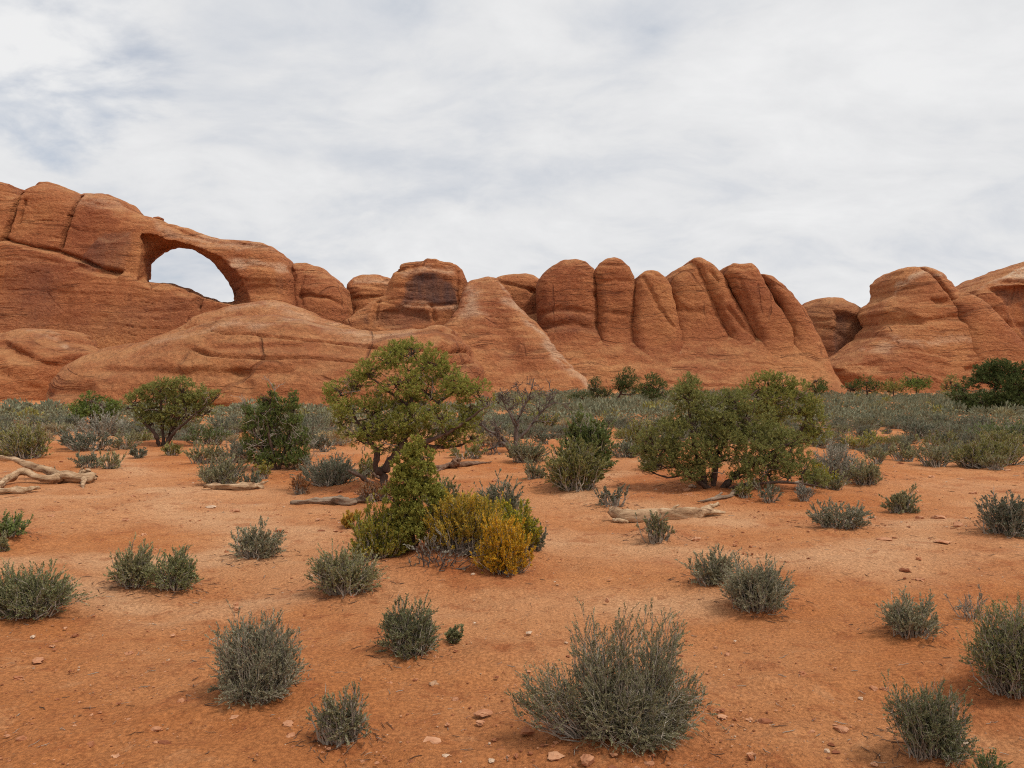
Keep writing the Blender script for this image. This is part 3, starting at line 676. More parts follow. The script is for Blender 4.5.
def shrub(seed, blobs, foot=0.15, stems=90, side=5, per=10, leaf=(.012, .0045), thick=.0035, spiky=0.5, bare=0.15, up=0.5, wild=0.12):
    """a twiggy bush filling the given ellipsoids (metres, z up, foot at 0): -> stems (V,Q), foliage (V,Q)"""
    rng = np.random.RandomState(seed)
    C, d, k = in_blob(rng, blobs, stems, 0.42)
    rag = fbm(d[:, 0] * 2.2 + k * 3.1, d[:, 1] * 2.2, d[:, 2] * 2.2 + seed, 2, seed % 50)
    bl0 = np.array(blobs, float)[k, :3]
    C = bl0 + (C - bl0) * (1.0 + .45 * rag)[:, None]
    C[:, 2] = np.maximum(C[:, 2], 0.03)
    size = np.abs(C).max() + 1e-6
    bl = np.array(blobs, float)
    A = np.stack([rng.normal(0, foot, stems), rng.normal(0, foot, stems), np.full(stems, -.02)], 1)
    A[:, :2] += C[:, :2] * 0.5
    M = A * .5 + C * .5
    M[:, 2] += 0.04 * size * rng.uniform(-1, 1, stems)
    M += rng.normal(0, wild * size * .8, (stems, 3))
    K = 6
    P = bez(A, M, C, K)
    P[:, 1:-1] += rng.normal(0, wild * size * .16, (stems, K - 2, 3))
    R = thick * np.linspace(1.5, .45, K)[None] * rng.uniform(.6, 1.4, (stems, 1))
    parts = [tubes(P, R, 3)]
    # side twigs off the outer part of every stem, fanning every way
    n2 = stems * side
    s = np.repeat(np.arange(stems), side)
    t = rng.uniform(.5, 1.0, n2) * (K - 1)
    i0 = np.minimum(t.astype(int), K - 2); f = (t - i0)[:, None]
    Q0 = P[s, i0] * (1 - f) + P[s, i0 + 1] * f
    tang = norm(P[s, i0 + 1] - P[s, i0])
    out = norm(d[s] * bl[k[s], 3:6] / bl[k[s], 3:6].max() + np.array([0, 0, .25]))
    dr = norm(tang * .5 + out * .65 + rand_dir(rng, n2) * (1.15 - spiky) * .95 + np.array([0, 0, up]))
    rad = bl[k[s], 3:6].mean(1)[:, None]
    L2 = rad * rng.uniform(.28, .75, (n2, 1)) * np.where(rng.uniform(0, 1, (n2, 1)) < .12, 1.4, 1)
    E = Q0 + dr * L2
    E[:, 2] = np.maximum(E[:, 2], .01)
    P2 = bez(Q0, Q0 + dr * L2 * .5 + rand_dir(rng, n2) * L2 * .18, E, 4)
    R2 = thick * .5 * np.linspace(1, .5, 4)[None] * np.ones((n2, 1))
    parts.append(tubes(P2, R2, 3))
    # leaves along the side twigs
    keep = rng.uniform(0, 1, n2) > bare
    P3 = P2[keep]
    m = len(P3) * per
    s = np.repeat(np.arange(len(P3)), per)
    t = rng.uniform(.12, 1.0, m) * 3
    i0 = np.minimum(t.astype(int), 2); f = (t - i0)[:, None]
    C3 = P3[s, i0] * (1 - f) + P3[s, i0 + 1] * f
    tg = norm(P3[s, i0 + 1] - P3[s, i0])
    D3 = norm(tg * 1.0 + rand_dir(rng, m) * .75 + np.array([0, 0, .15]))
    lv = blades(C3, D3, leaf[0] * rng.uniform(.6, 1.4, m), leaf[1] * rng.uniform(.7, 1.3, m), rng)
    return merge(parts), lv

def copy_thing(src, loc, rz=0.0, sc=1.0, label=None, group=None):
    o = src.copy(); COL.objects.link(o)
    o.location = loc; o.rotation_euler = (0, 0, rz); o.scale = (sc, sc, sc) if not isinstance(sc, tuple) else sc
    for ch in list(src.children):
        c = ch.copy(); COL.objects.link(c); c.parent = o
    if label: o['label'] = label
    if group: o['group'] = group
    return o

def plant(name, stems, leaves, wood, leafm, loc, label, cat, group=None, rz=0.0, leaf_part='foliage', stem_part='stems'):
    root = bpy.data.objects.new(name, None)
    root.empty_display_size = .2
    COL.objects.link(root)
    root.location = loc; root.rotation_euler = (0, 0, rz)
    if stems is not None: link(stem_part, make_mesh(stem_part, *stems, smooth=False), WM[wood], root)
    if leaves is not None: link(leaf_part, make_mesh(leaf_part, *leaves, smooth=False), LM[leafm], root)
    tag(root, label, cat, group)
    return root

def bush_at(name, label, cat, base, clumps, leafm='black', wood='twig', seed=1, px_leaf=2.1, dens=1.0, group=None, mound=True, spiky=.55, depth=1.0, up=.16, bare=.2, side=5, per=24, footk=.12, thick=.8, aspect=.4, wild=.12):
    """a bush standing at picture spot BASE; its clumps (px, py, rx, ry[, dy]) are measured on the photograph at the bush's distance"""
    p = at(*base)
    s = p.y / F_PX                       # metres per pixel at that distance
    blobs = []
    for c in clumps:
        px, py, rx, ry = c[:4]; dy = c[4] if len(c) > 4 else 0.0
        blobs.append(((px - 512) * s - p.x, dy * rx * s, (384 - py) * s + EYE - p.z, rx * s * .95, rx * s * .95 * depth, ry * s * .95))
    wpx = sum(c[2] * c[3] for c in clumps)
    nst = int(np.clip(wpx * .13 * dens, 26, 900))
    leaf = (px_leaf * s, px_leaf * s * aspect)
    st, lv = shrub(seed, blobs, footk * max(b[3] for b in blobs), nst, side, per, leaf, max(.55 * s, .0022) * thick, spiky, bare, up, wild)
    return plant(name, st, lv, wood, leafm, p, label, cat, group)

# ------------------------------------------------------------------ trees, dead wood
def smooth_path(pts, n, rng=None, wig=0.0):
    """Catmull-Rom through pts (any columns), n samples"""
    P = np.array(pts, float)
    P = np.concatenate([[2 * P[0] - P[1]], P, [2 * P[-1] - P[-2]]])
    m = len(P) - 3
    t = np.linspace(0, m - 1e-6, n); i = t.astype(int); f = (t - i)[:, None]
    a, b, c, d = P[i], P[i + 1], P[i + 2], P[i + 3]
    out = .5 * (2 * b + (c - a) * f + (2 * a - 5 * b + 4 * c - d) * f * f + (3 * b - a - 3 * c + d) * f ** 3)
    if rng is not None and wig:
        w_ = rng.normal(0, wig, (n, 3)); w_[0] = 0
        w_ = (w_ + np.roll(w_, 1, 0) + np.roll(w_, -1, 0)) / 3
        out[:, :3] += w_
    return out

def fork(rng, a, d, L, r, depth, out, bend=.5, up=.15, kids=(2, 4), taper=.55):
    """recursive bare branching; out collects (points, radii)"""
    K = 6
    P = [a]; dd = d
    for i in range(K - 1):
        dd = norm(dd + rng.normal(0, bend * .35, 3) + np.array([0, 0, up * .3]))
        P.append(P[-1] + dd * L / (K - 1))
    P = np.array(P)
    out.append((P, np.linspace(r, r * taper, K)))
    if depth <= 0: return
    for q in range(rng.randint(kids[0], kids[1] + 1)):
        t = rng.uniform(.35, 1.0) * (K - 1); i = min(int(t), K - 2); f = t - i
        p = P[i] * (1 - f) + P[i + 1] * f
        nd = norm(norm(P[i + 1] - P[i]) + rng.normal(0, .75, 3) + np.array([0, 0, up]))
        fork(rng, p, nd, L * rng.uniform(.42, .72), r * taper * rng.uniform(.5, .8), depth - 1, out, bend, up, kids, taper)

def tree_at(name, label, cat, base, limbs, clumps, leafm='juniper', seed=1, dens=1.0, blade=(1.7, .55), group=None, dead=10, upright=.35, bark='bark', twigs=1.0, gaps=-.15, shellp=.40, spray=3.8, per=25, deadlen=16):
    """limbs: picture polylines (px, py, dy, half-width), dy in pixels towards (-) or away from the viewer; clumps: (px, py, rx, ry, dy)"""
    rng = np.random.RandomState(seed)
    p = at(*base); s = p.y / F_PX
    def loc(px, py, dy=0):
        return np.array([(px - 512) * s - p.x, dy * s, (384 - py) * s + EYE - p.z])
    wood = []; nodes = []
    for L in limbs:
        pts = [(*loc(a, b, c), r * s) for a, b, c, r in L]
        n = max(8, int(len(pts) * 5))
        S = smooth_path(pts, n, rng, .55 * s)
        S[:, 3] = np.maximum(.8 * S[:, 3], .25 * s) * (1 + .18 * rng.normal(size=n))
        wood.append(tubes(S[None, :, :3], S[None, :, 3], 8))
        nodes.append(S)
    N = np.concatenate(nodes)
    blobs = []
    for c in clumps:
        px, py, rx, ry = c[:4]; dy = c[4] if len(c) > 4 else rng.uniform(-.5, .5) * rx
        b = loc(px, py, dy); blobs.append((*b, rx * s * .92, rx * s * .9, ry * s * .92))
        # a limb out to every clump, from the nearest wood below it
        cost = np.linalg.norm(N[:, :3] - b, axis=1) + 2.0 * np.maximum(0, N[:, 2] - b[2] + ry * s * .3)
        q = N[cost.argmin()]
        m = q[:3] * .5 + b * .5 + np.array([0, 0, -.12 * np.linalg.norm(b - q[:3])]) + rng.normal(0, 1.2 * s, 3)
        P = smooth_path([q[:3], m, b], 9, rng, .6 * s)
        r0 = min(q[3] * .75, (1.0 + .035 * (rx + ry)) * s)
        wood.append(tubes(P[None, :, :3], np.linspace(r0, .45 * s, 9)[None], 6))
        k = int((5 + rx * ry * .05) * twigs)
        i = rng.randint(4, 9, k)
        A = P[i]
        E, d, _ = in_blob(rng, [blobs[-1]], k, .35)
        M = A * .5 + E * .5 + rng.normal(0, rx * s * .14, (k, 3))
        Bz = bez(A, M, E, 6); Bz[:, 1:-1] += rng.normal(0, .5 * s, (k, 4, 3))
        wood.append(tubes(Bz, np.linspace(.5, .2, 6)[None] * s * rng.uniform(.6, 1.3, (k, 1)), 4))
    root = bpy.data.objects.new(name, None); COL.objects.link(root); root.location = p
    link('trunk', make_mesh('trunk', *merge(wood)), WM[bark], root)
    area = sum(b[3] * b[5] for b in blobs) / s / s * np.pi
    n = int(area * .36 * dens)
    C, d, k = in_blob(rng, blobs, n, shellp)
    g = fbm(C[:, 0] / s / 11 + seed, C[:, 1] / s / 11, C[:, 2] / s / 7, 3, seed)
    keep = g > gaps
    C, d = C[keep], d[keep]; n = len(C)
    ax = norm(d * .55 + np.array([0, 0, upright]) * 1.6 + rand_dir(rng, n) * .7)
    sp = np.repeat(np.arange(n), per); m = n * per
    t = rng.uniform(0, 1, m)
    foot = C[sp] + ax[sp] * (t * spray * s)[:, None] + rng.normal(0, .35 * s, (m, 3))
    dr = norm(ax[sp] * .8 + rand_dir(rng, m) * .75)
    lv = blades(foot, dr, blade[0] * s * rng.uniform(.6, 1.3, m), blade[1] * s * rng.uniform(.7, 1.3, m), rng)
    link('crown', make_mesh('crown', *lv, smooth=False), LM[leafm], root)
    for _ in range(dead):
        out = []
        c = blobs[rng.randint(len(blobs))]
        q = N[rng.randint(len(N) // 3, len(N))][:3] * .45 + np.array(c[:3]) * .55
        fork(rng, q, norm(np.array(c[:3]) - q + rng.normal(0, .3, 3) * c[3] + np.array([0, -.3 * c[3], 0])), deadlen * s * rng.uniform(.6, 1.2), .5 * s, 2, out, .7, .1, (2, 4), .6)
        P = np.stack([o[0] for o in out]); R = np.stack([o[1] for o in out])
        link('dead_branch', make_mesh('dead_branch', *tubes(P, np.maximum(R, .16 * s), 4)), WM['dead'], root)
    tag(root, label, cat, group)
    return root

# the big juniper left of the middle
tree_at('juniper_tree', 'largest gnarled juniper with bare grey twigs, leaning above the yellow brush', 'tree', (386, 488),
        [[(386, 491, 0, 6.5), (384, 476, 0, 5.5), (389, 462, 2, 5), (400, 448, 2, 4.5), (408, 430, 0, 3.4), (412, 408, 0, 2.4), (408, 385, 2, 1.6), (404, 362, 0, .9)],
         [(384, 477, 0, 4.5), (376, 466, -4, 3.8), (378, 452, -4, 3.2), (368, 436, -6, 2.4), (358, 420, -5, 1.6), (345, 400, -5, .9)],
         [(400, 448, 2, 3.6), (416, 446, -4, 3.2), (434, 438, -8, 2.8), (452, 430, -8, 2.2), (470, 418, -6, 1.6), (484, 408, -6, .9)],
         [(408, 430, 0, 2.8), (424, 416, 6, 2.4), (440, 402, 8, 1.9), (455, 390, 6, 1.2), (462, 380, 6, .8)],
         [(412, 408, 0, 2), (396, 396, -6, 1.7), (382, 386, -8, 1.2), (368, 374, -8, .8)],
         [(420, 446, 4, 2.6), (440, 448, 10, 2.2), (460, 446, 12, 1.6), (478, 436, 12, .9)],
         [(386, 488, 0, 3.2), (374, 483, -8, 2.8), (362, 474, -14, 2.3), (352, 468, -18, 1.6)]],
        [(398, 350, 15, 9, 4), (412, 352, 24, 14, 8), (388, 360, 18, 13, -6), (432, 363, 21, 14, 4), (373, 370, 18, 13, -8), (359, 381, 17, 12, 0), (447, 375, 18, 14, 8), (340, 391, 17, 11, -4), (332, 398, 10, 9, 0),
         (402, 382, 26, 18, -10), (425, 392, 24, 18, 14), (458, 388, 20, 14, -6), (477, 391, 16, 13, 2), (488, 402, 9, 9, 0), (470, 408, 20, 13, 6), (350, 409, 20, 12, -10), (378, 408, 24, 16, 4), (344, 420, 13, 8, 0),
         (366, 427, 21, 13, -8), (390, 428, 22, 16, -4), (382, 446, 15, 10, -8), (412, 418, 20, 14, -12), (440, 416, 18, 13, -14), (464, 424, 17, 12, 2), (448, 436, 20, 12, 8), (472, 438, 12, 9, 8), (432, 448, 15, 9, 12), (360, 441, 11, 7, 0), (396, 440, 16, 12, 6), (420, 434, 16, 12, 6), (372, 436, 16, 11, 6), (346, 432, 10, 7, -4), (405, 404, 20, 14, 14)],
        'juniper', seed=11, dens=1.25, dead=44, gaps=-.14)
# the many-stemmed juniper right of the middle and the one behind its shoulder
tree_at('juniper_tree', 'wide many-stemmed juniper sprawling to the ground behind the bleached log', 'tree', (716, 487),
        [[(706, 490, 0, 4), (700, 470, -4, 3.4), (694, 448, -6, 2.6), (690, 425, -4, 1.8), (688, 400, 0, 1)],
         [(714, 490, 2, 5), (716, 468, 2, 4.2), (722, 446, 4, 3.4), (730, 425, 6, 2.4), (745, 405, 8, 1.5), (760, 390, 8, .9)],
         [(720, 490, -3, 4.2), (734, 474, -6, 3.4), (752, 462, -10, 2.6), (772, 450, -8, 1.8), (792, 440, -8, 1)],
         [(710, 490, -5, 3.5), (690, 476, -10, 2.6), (672, 462, -10, 1.8), (656, 450, -8, 1)],
         [(726, 488, -8, 3), (752, 482, -14, 2.3), (780, 480, -16, 1.7), (812, 484, -16, .9)]],
        [(690, 386, 15, 12, 4), (684, 398, 16, 13, -4), (702, 404, 17, 14, 6), (735, 402, 22, 15, 4), (752, 416, 22, 16, -4), (716, 418, 22, 15, -8), (690, 422, 22, 14, 0), (668, 430, 20, 13, -6), (650, 438, 13, 10, 0), (662, 448, 18, 11, -10),
         (690, 444, 20, 14, -14), (722, 440, 22, 16, -12), (752, 440, 22, 15, -12), (776, 436, 20, 14, 0), (792, 444, 17, 13, 6), (770, 456, 20, 12, -10), (745, 462, 20, 12, -14), (800, 462, 16, 12, 0), (785, 472, 18, 10, -10), (812, 478, 14, 9, -6), (656, 464, 14, 9, 0), (672, 458, 16, 10, -8), (758, 478, 14, 8, -12), (742, 428, 18, 14, 8), (700, 460, 20, 12, -10), (684, 472, 18, 9, -12), (725, 458, 18, 12, 10), (735, 474, 14, 8, -16), (704, 478, 12, 6, 6), (644, 452, 12, 8, 4), (715, 440, 18, 12, 14), (770, 468, 18, 10, 8), (645, 470, 8, 6, 0)],
        'juniper', seed=12, dens=1.4, dead=40, gaps=-.22)
tree_at('juniper_tree', 'dense round-topped juniper behind the wide sprawling one', 'tree', (785, 462),
        [[(780, 466, 0, 4), (782, 445, 0, 3.2), (776, 420, 0, 2.2), (770, 396, 0, 1.2)], [(784, 466, 0, 3), (796, 440, 0, 2.4), (806, 418, 0, 1.4), (812, 404, 0, .8)]],
        [(768, 380, 17, 10, 0), (757, 390, 16, 12, 4), (782, 386, 16, 12, 0), (797, 392, 16, 12, 0), (770, 398, 22, 15, -6), (811, 404, 13, 11, 0), (795, 412, 20, 15, 0), (768, 418, 20, 14, 0), (812, 420, 14, 12, 0), (822, 432, 10, 9, 0), (808, 438, 15, 11, 0), (748, 402, 12, 12, 0)],
        'juniper', seed=13, dens=1.2, dead=12, gaps=-.16)
# left: the bare-legged juniper and the dark green ones beside it
tree_at('juniper_tree', 'umbrella-shaped juniper with bare fanned stems beside the sandy path', 'tree', (163, 446),
        [[(160, 447, 0, 3), (156, 434, -2, 2.2), (146, 422, -3, 1.6), (136, 410, -3, .8)], [(163, 447, 2, 3), (162, 430, 2, 2.2), (160, 412, 2, 1.4), (162, 396, 0, .7)],
         [(166, 447, 0, 2.8), (171, 430, 0, 2.1), (182, 414, 2, 1.4), (190, 400, 2, .7)], [(167, 446, -3, 2.5), (178, 430, -4, 1.8), (194, 416, -4, 1.2), (208, 405, -4, .6)]],
        [(166, 385, 14, 8), (180, 386, 14, 9), (152, 393, 15, 9), (193, 393, 13, 9), (137, 400, 13, 9), (170, 398, 18, 11), (205, 397, 11, 8), (217, 396, 6, 5), (188, 405, 16, 9), (150, 408, 15, 8), (128, 408, 9, 6), (200, 408, 11, 7), (172, 413, 13, 7), (143, 417, 9, 5), (160, 420, 16, 8), (186, 416, 14, 7), (172, 426, 12, 6), (150, 424, 10, 6), (208, 412, 8, 5)],
        'juniper', seed=14, dens=1.3, dead=14, gaps=-.3)
tree_at('juniper_bush', 'dark green rounded juniper half hidden behind the umbrella-shaped one', 'tree', (92, 426),
        [[(92, 427, 0, 2), (91, 416, 0, 1.6), (88, 404, 0, .9)], [(93, 427, 0, 1.6), (100, 414, 0, 1.1), (108, 406, 0, .6)]],
        [(90, 401, 11, 8), (80, 409, 9, 9), (100, 404, 11, 9), (112, 409, 9, 8), (92, 414, 15, 10), (78, 419, 7, 7), (106, 418, 8, 6)], 'pine', seed=15, dens=1.15, dead=0, gaps=-.4)
tree_at('pinyon_pine', 'dark pointed bushy evergreen with dead grey twigs on its front', 'tree', (276, 470),
        [[(276, 471, 0, 2.6), (272, 450, 0, 2.1), (268, 425, 0, 1.4), (270, 400, 0, .6)], [(278, 471, 0, 2), (286, 446, 0, 1.6), (294, 420, 0, .9)], [(274, 471, 0, 2), (260, 446, 0, 1.5), (252, 422, 0, .8)]],
        [(270, 400, 8, 10), (262, 412, 10, 13), (280, 410, 10, 12), (293, 408, 8, 10), (251, 424, 9, 13), (270, 426, 16, 15, 6), (292, 424, 12, 14), (302, 440, 8, 12), (249, 442, 8, 13), (262, 444, 12, 14, 6), (286, 444, 15, 14, 6), (304, 456, 6, 8), (296, 458, 10, 9), (256, 458, 9, 8), (246, 412, 5, 8), (268, 460, 16, 9, 4), (288, 462, 14, 8, 4), (254, 463, 9, 6), (270, 392, 4, 8), (262, 398, 4, 7), (293, 398, 5, 8)],
        'pine', seed=16, dens=1.25, dead=26, upright=.9, gaps=-.45, deadlen=20)
tree_at('juniper_sapling', 'bright green young juniper rising out of the yellow brush', 'tree', (414, 548),
        [[(414, 550, 0, 2.6), (412, 520, 0, 2.1), (415, 490, 0, 1.5), (416, 462, 0, .9), (417, 440, 0, .5)], [(410, 546, 0, 1.5), (400, 524, -4, 1.1), (394, 508, -4, .7)], [(417, 546, 0, 1.4), (428, 522, -4, 1), (436, 508, 0, .6)]],
        [(416, 445, 9, 8, 0), (409, 456, 13, 10, 0), (424, 460, 12, 11, 3), (400, 468, 10, 9, -2), (418, 470, 17, 11, 2), (405, 480, 16, 11, -2), (428, 478, 13, 11, 4), (414, 490, 22, 12, 0), (394, 496, 14, 11, 0), (434, 497, 14, 11, 4), (412, 512, 20, 12, -4), (396, 518, 13, 10, 0), (430, 520, 14, 10, 4), (412, 528, 22, 11, -4), (398, 534, 14, 9, -6), (428, 536, 15, 9, 2), (386, 524, 10, 9, 0), (442, 512, 10, 10, 4)],
        'youngjuniper', seed=17, dens=1.0, dead=8, upright=.6, gaps=-.3, blade=(2.5, 1.0), bark='bark')
# right edge and the scrub trees along the foot of the rock
tree_at('juniper_tree', 'large dark layered juniper, the biggest tree below the far right cliff', 'tree', (992, 414),
        [[(990, 415, 0, 3), (992, 400, 0, 2.4), (996, 384, 0, 1.5), (1000, 370, 0, .8)], [(986, 415, 0, 2), (974, 404, 0, 1.5), (962, 396, 0, .8)], [(996, 415, 0, 2.2), (1014, 400, 0, 1.6), (1030, 384, 0, .8)]],
        [(1002, 367, 16, 7), (990, 373, 15, 8), (1016, 372, 16, 9), (1034, 376, 14, 9), (984, 382, 16, 8), (1006, 384, 20, 10), (1032, 390, 18, 10), (966, 390, 13, 6), (956, 397, 9, 6), (976, 400, 16, 8), (1000, 400, 22, 9), (1030, 404, 18, 8), (964, 408, 12, 6), (986, 410, 16, 6), (1012, 411, 18, 6)],
        'dark', seed=18, dens=1.9, dead=0, gaps=-.5)
G_ = 'small dark trees along the foot of the cliffs'
def small(label, base, cl, seed, trunk=None, leafm='dark', name='juniper_tree', dens=2.6):
    bx, by = base
    cx = sum(c[0] for c in cl) / len(cl); cy = sum(c[1] for c in cl) / len(cl)
    tree_at(name, label, 'tree', base, [trunk or [(bx, by + 1, 0, 1.3), (bx * .6 + cx * .4, by * .6 + cy * .4, 0, 1.0), (cx, cy, 0, .5)]], cl, leafm, seed=seed, dens=dens, dead=0, gaps=-.45, group=G_, per=9)
small('slim dark tree on a slanting bare trunk below the fins', (618, 403), [(626, 374, 8, 5), (621, 380, 8, 6), (631, 381, 7, 6), (626, 386, 9, 6), (634, 392, 5, 5), (619, 388, 5, 4)], 31, [(616, 403, 0, 1.6), (619, 396, 0, 1.4), (623, 388, 0, 1), (626, 380, 0, .6)])
small('thin open dark tree left of the slanting-trunk tree', (597, 403), [(596, 383, 5, 4), (592, 389, 5, 4), (602, 392, 6, 5), (597, 396, 6, 4), (609, 394, 5, 4)], 32)
small('low flat dark bush at the left end of the row of scrub trees', (580, 404), [(574, 399, 6, 3.5), (582, 397, 7, 4), (589, 400, 5, 3.5)], 33, name='juniper_bush')
small('rounded dark tree right of the slanting-trunk tree, left of the wide juniper', (652, 404), [(652, 381, 9, 6), (645, 388, 8, 6), (659, 387, 9, 7), (650, 396, 11, 6), (664, 394, 7, 6)], 34)
small('lone dark round bush on the slickrock foot right of the wide juniper', (815, 399), [(816, 381, 7, 5), (809, 386, 7, 6), (821, 387, 7, 6), (815, 390, 9, 5)], 35, name='juniper_bush')
small('darkest compact tree below the gap between the cliffs', (868, 399), [(866, 382, 8, 5), (860, 387, 7, 5), (874, 387, 8, 5), (867, 390, 11, 4)], 36)
small('low dull bush just left of the darkest compact tree', (850, 399), [(849, 388, 6, 4), (855, 390, 5, 3)], 37, name='juniper_bush')
small('grey green bush between the two dark trees below the stepped dome', (894, 399), [(892, 386, 9, 5), (900, 388, 7, 4), (888, 390, 6, 3)], 38, leafm='olive', name='juniper_bush')
small('upright green tree at the right of the scrub row below the stepped dome', (915, 399), [(911, 380, 8, 6), (921, 379, 8, 5), (914, 386, 11, 5), (926, 384, 6, 5)], 39, leafm='pine')
small('dull half-bare tree just left of the large dark juniper', (952, 399), [(951, 382, 6, 5), (947, 387, 6, 4), (958, 386, 6, 5)], 40, leafm='olive')

# the dead tree
def dead_tree():
    p = at(514, 452); s = p.y / F_PX
    rng = np.random.RandomState(8)
    def loc(px, py, dy=0): return np.array([(px - 512) * s - p.x, dy * s, (384 - py) * s + EYE - p.z])
    root = bpy.data.objects.new('dead_tree', None); COL.objects.link(root); root.location = p
    tr = [[(514, 454, 0, 2.6), (516, 440, 0, 2.1), (517, 426, 0, 1.6), (522, 410, 2, 1.1), (530, 394, 0, .7), (534, 378, 0, .35)],
          [(513, 453, -2, 2.1), (506, 442, -4, 1.6), (498, 434, -6, 1.2), (488, 430, -6, .8), (479, 421, -6, .4)],
          [(516, 440, 0, 1.6), (527, 430, 2, 1.2), (538, 416, 4, .9), (548, 406, 4, .6), (558, 402, 4, .3)],
          [(512, 452, -3, 1.8), (503, 442, -8, 1.4), (494, 446, -10, 1.1), (483, 451, -12, .6)],
          [(517, 428, 0, 1.2), (510, 414, -3, .8), (505, 404, -3, .5), (503, 395, -3, .3)]]
    for j, L in enumerate(tr):
        tw = []
        S = smooth_path([(*loc(a, b, c), r * 1.2 * s) for a, b, c, r in L], 16, rng, .5 * s)
        nm = 'limb' if j else 'trunk'
        lo = link(nm, make_mesh(nm, *tubes(S[None, :, :3], S[None, :, 3], 7)), WM['snag'], root)
        for q in range(11):
            i = rng.randint(5, 15)
            fork(rng, S[i, :3], norm(norm(S[i + 1, :3] - S[i, :3]) + rng.normal(0, .6, 3)), 16 * s * rng.uniform(.5, 1.1), max(.34 * s, S[i, 3] * .5), 2, tw, .6, .2, (2, 4), .6)
        link('twigs', make_mesh('twigs', *tubes(np.stack([o[0] for o in tw]), np.maximum(np.stack([o[1] for o in tw]), .28 * s), 4)), WM['snag'], lo)
    tag(root, 'leafless grey dead tree with spreading bare branches', 'dead tree')
dead_tree()

# ------------------------------------------------------------------ fallen wood
def log_at(name, label, paths, mat, seed, cat='log', part_names=('trunk', 'branch'), rough=.26, stubs=0):
    """paths: lists of (px, py of the ground below, half-width px, lift px)"""
    rng = np.random.RandomState(seed)
    ps = [[at(a, b) for a, b, r, l in L] for L in paths]
    o = ps[0][0]
    root = bpy.data.objects.new(name, None); COL.objects.link(root); root.location = o
    for j, (L, pp) in enumerate(zip(paths, ps)):
        pts = []
        for (a, b, r, l), q in zip(L, pp):
            s = q.y / F_PX
            pts.append((q.x - o.x, q.y - o.y, q.z - o.z + (r * 1.0 + l) * s + .006, r * .98 * s))
        n = 40; sd = 14
        S = smooth_path(pts, n)
        S[:, 3] = np.maximum(S[:, 3], .004)
        V, Q = tubes(S[None, :, :3], S[None, :, 3], sd)
        c = np.repeat(S[:, :3], sd, 0); rad = np.repeat(S[:, 3], sd)[:, None]
        ang = np.tile(np.arange(sd), n); run = np.repeat(np.arange(n), sd)
        nz = .55 * vnoise(ang * .55 + 31 * j, run * .16, 2.0, seed)[:, None] + .35 * vnoise(ang * 1.3, run * .5, 5.0, seed)[:, None] + .35 * fbm(V[:, 0] * 4, V[:, 1] * 4, V[:, 2] * 4, 2, seed)[:, None]
        V = V + (V - c) * nz * rough * 3.2
        # split ragged ends
        for e, sg in ((0, -1), (n - 1, 1)):
            idx = np.arange(e * sd, e * sd + sd)
            t = norm(S[min(e + 1, n - 1), :3] - S[max(e - 1, 0), :3])
            V[idx] += t * sg * S[e, 3] * rng.uniform(-.3, .9, (sd, 1))
        caps = np.array([np.arange(sd)[::-1], np.arange((n - 1) * sd, n * sd)])
        nm = part_names[0] if j == 0 else part_names[1]
        link(nm, make_mesh(nm, V, [Q, caps]), WM[mat], root)
    tag(root, label, cat)
    return root
log_at('fallen_log', 'long bleached forked log with a broken root end beside the path', [[(94, 482, 3.6, 0), (84, 482, 5.0, 0), (70, 482, 5.2, 0), (58, 481, 4.6, 1), (46, 480, 4.0, 4), (32, 479, 3.4, 9), (16, 478, 3.0, 14), (0, 477, 2.8, 15), (-22, 477, 2.6, 15)],
    [(60, 482, 4.4, 0), (48, 483, 4.2, 0), (36, 483, 4.0, 1.5), (24, 483, 3.6, 7), (14, 484, 3.4, 5), (6, 486, 3.2, 3), (0, 490, 3.0, 1), (-8, 494, 2.8, 0)],
    [(82, 480, 2.0, 5), (83, 480, 1.6, 10), (86, 480, .9, 13)], [(84, 484, 1.9, 4), (83, 486, 1.6, 0), (83, 488, 1.0, -2)], [(55, 480, .9, 8), (54.6, 480, .6, 13)], [(86, 482, 3.0, 1), (91, 481, 2.4, 4), (95, 482, 1.2, 2)], [(80, 481, 2.2, 6), (88, 481, 1.8, 8), (90, 482, .8, 10)]], 'log', 1)
log_at('fallen_log', 'short bleached log with a knobbly end lying in front of the forked log', [[(-20, 497, 3.8, 0), (0, 496, 3.8, 0), (14, 495, 3.4, 0), (26, 494, 3.2, 0), (33, 492, 2.2, 1), (39, 491, 1.2, 2)], [(17, 494, 1.1, 4), (17, 494, .7, 7)]], 'log', 2)
log_at('fallen_log', 'small smooth pale log lying beside grey shrubs below the pointed evergreen', [[(205, 490, 3.0, 0), (220, 490.5, 3.6, 0), (238, 491, 3.8, 0), (252, 491, 3.6, 0), (262, 490, 2.6, 0)], [(256, 489, 1.6, 2), (264, 487, 1.1, 3), (268, 486, .5, 4)]], 'log', 3)
log_at('fallen_log', 'grey twisted log with a knot, left of the largest juniper', [[(292, 505, 1.8, 0), (304, 505, 2.6, 0), (318, 504, 2.8, 0), (330, 504, 3.2, 0), (339, 505, 4.4, 0), (348, 506, 3.6, 0), (356, 505, 2.4, 0)], [(352, 504, 2.4, 0), (362, 503, 3.0, 0), (372, 500, 2.6, 0), (382, 497, 1.6, 0)]], 'dun', 4)
log_at('fallen_branch', 'curved dark branch lying against the foot of the largest juniper', [[(346, 470, 1.6, 0), (358, 474, 2.2, 0), (370, 476, 2.4, 1), (382, 482, 2.4, 0), (392, 488, 1.8, 0)], [(358, 473, 1.5, 1), (350, 478, 1.1, 0), (340, 480, .8, 0)]], 'rotten', 5, 'branch', ('limb', 'twig'))
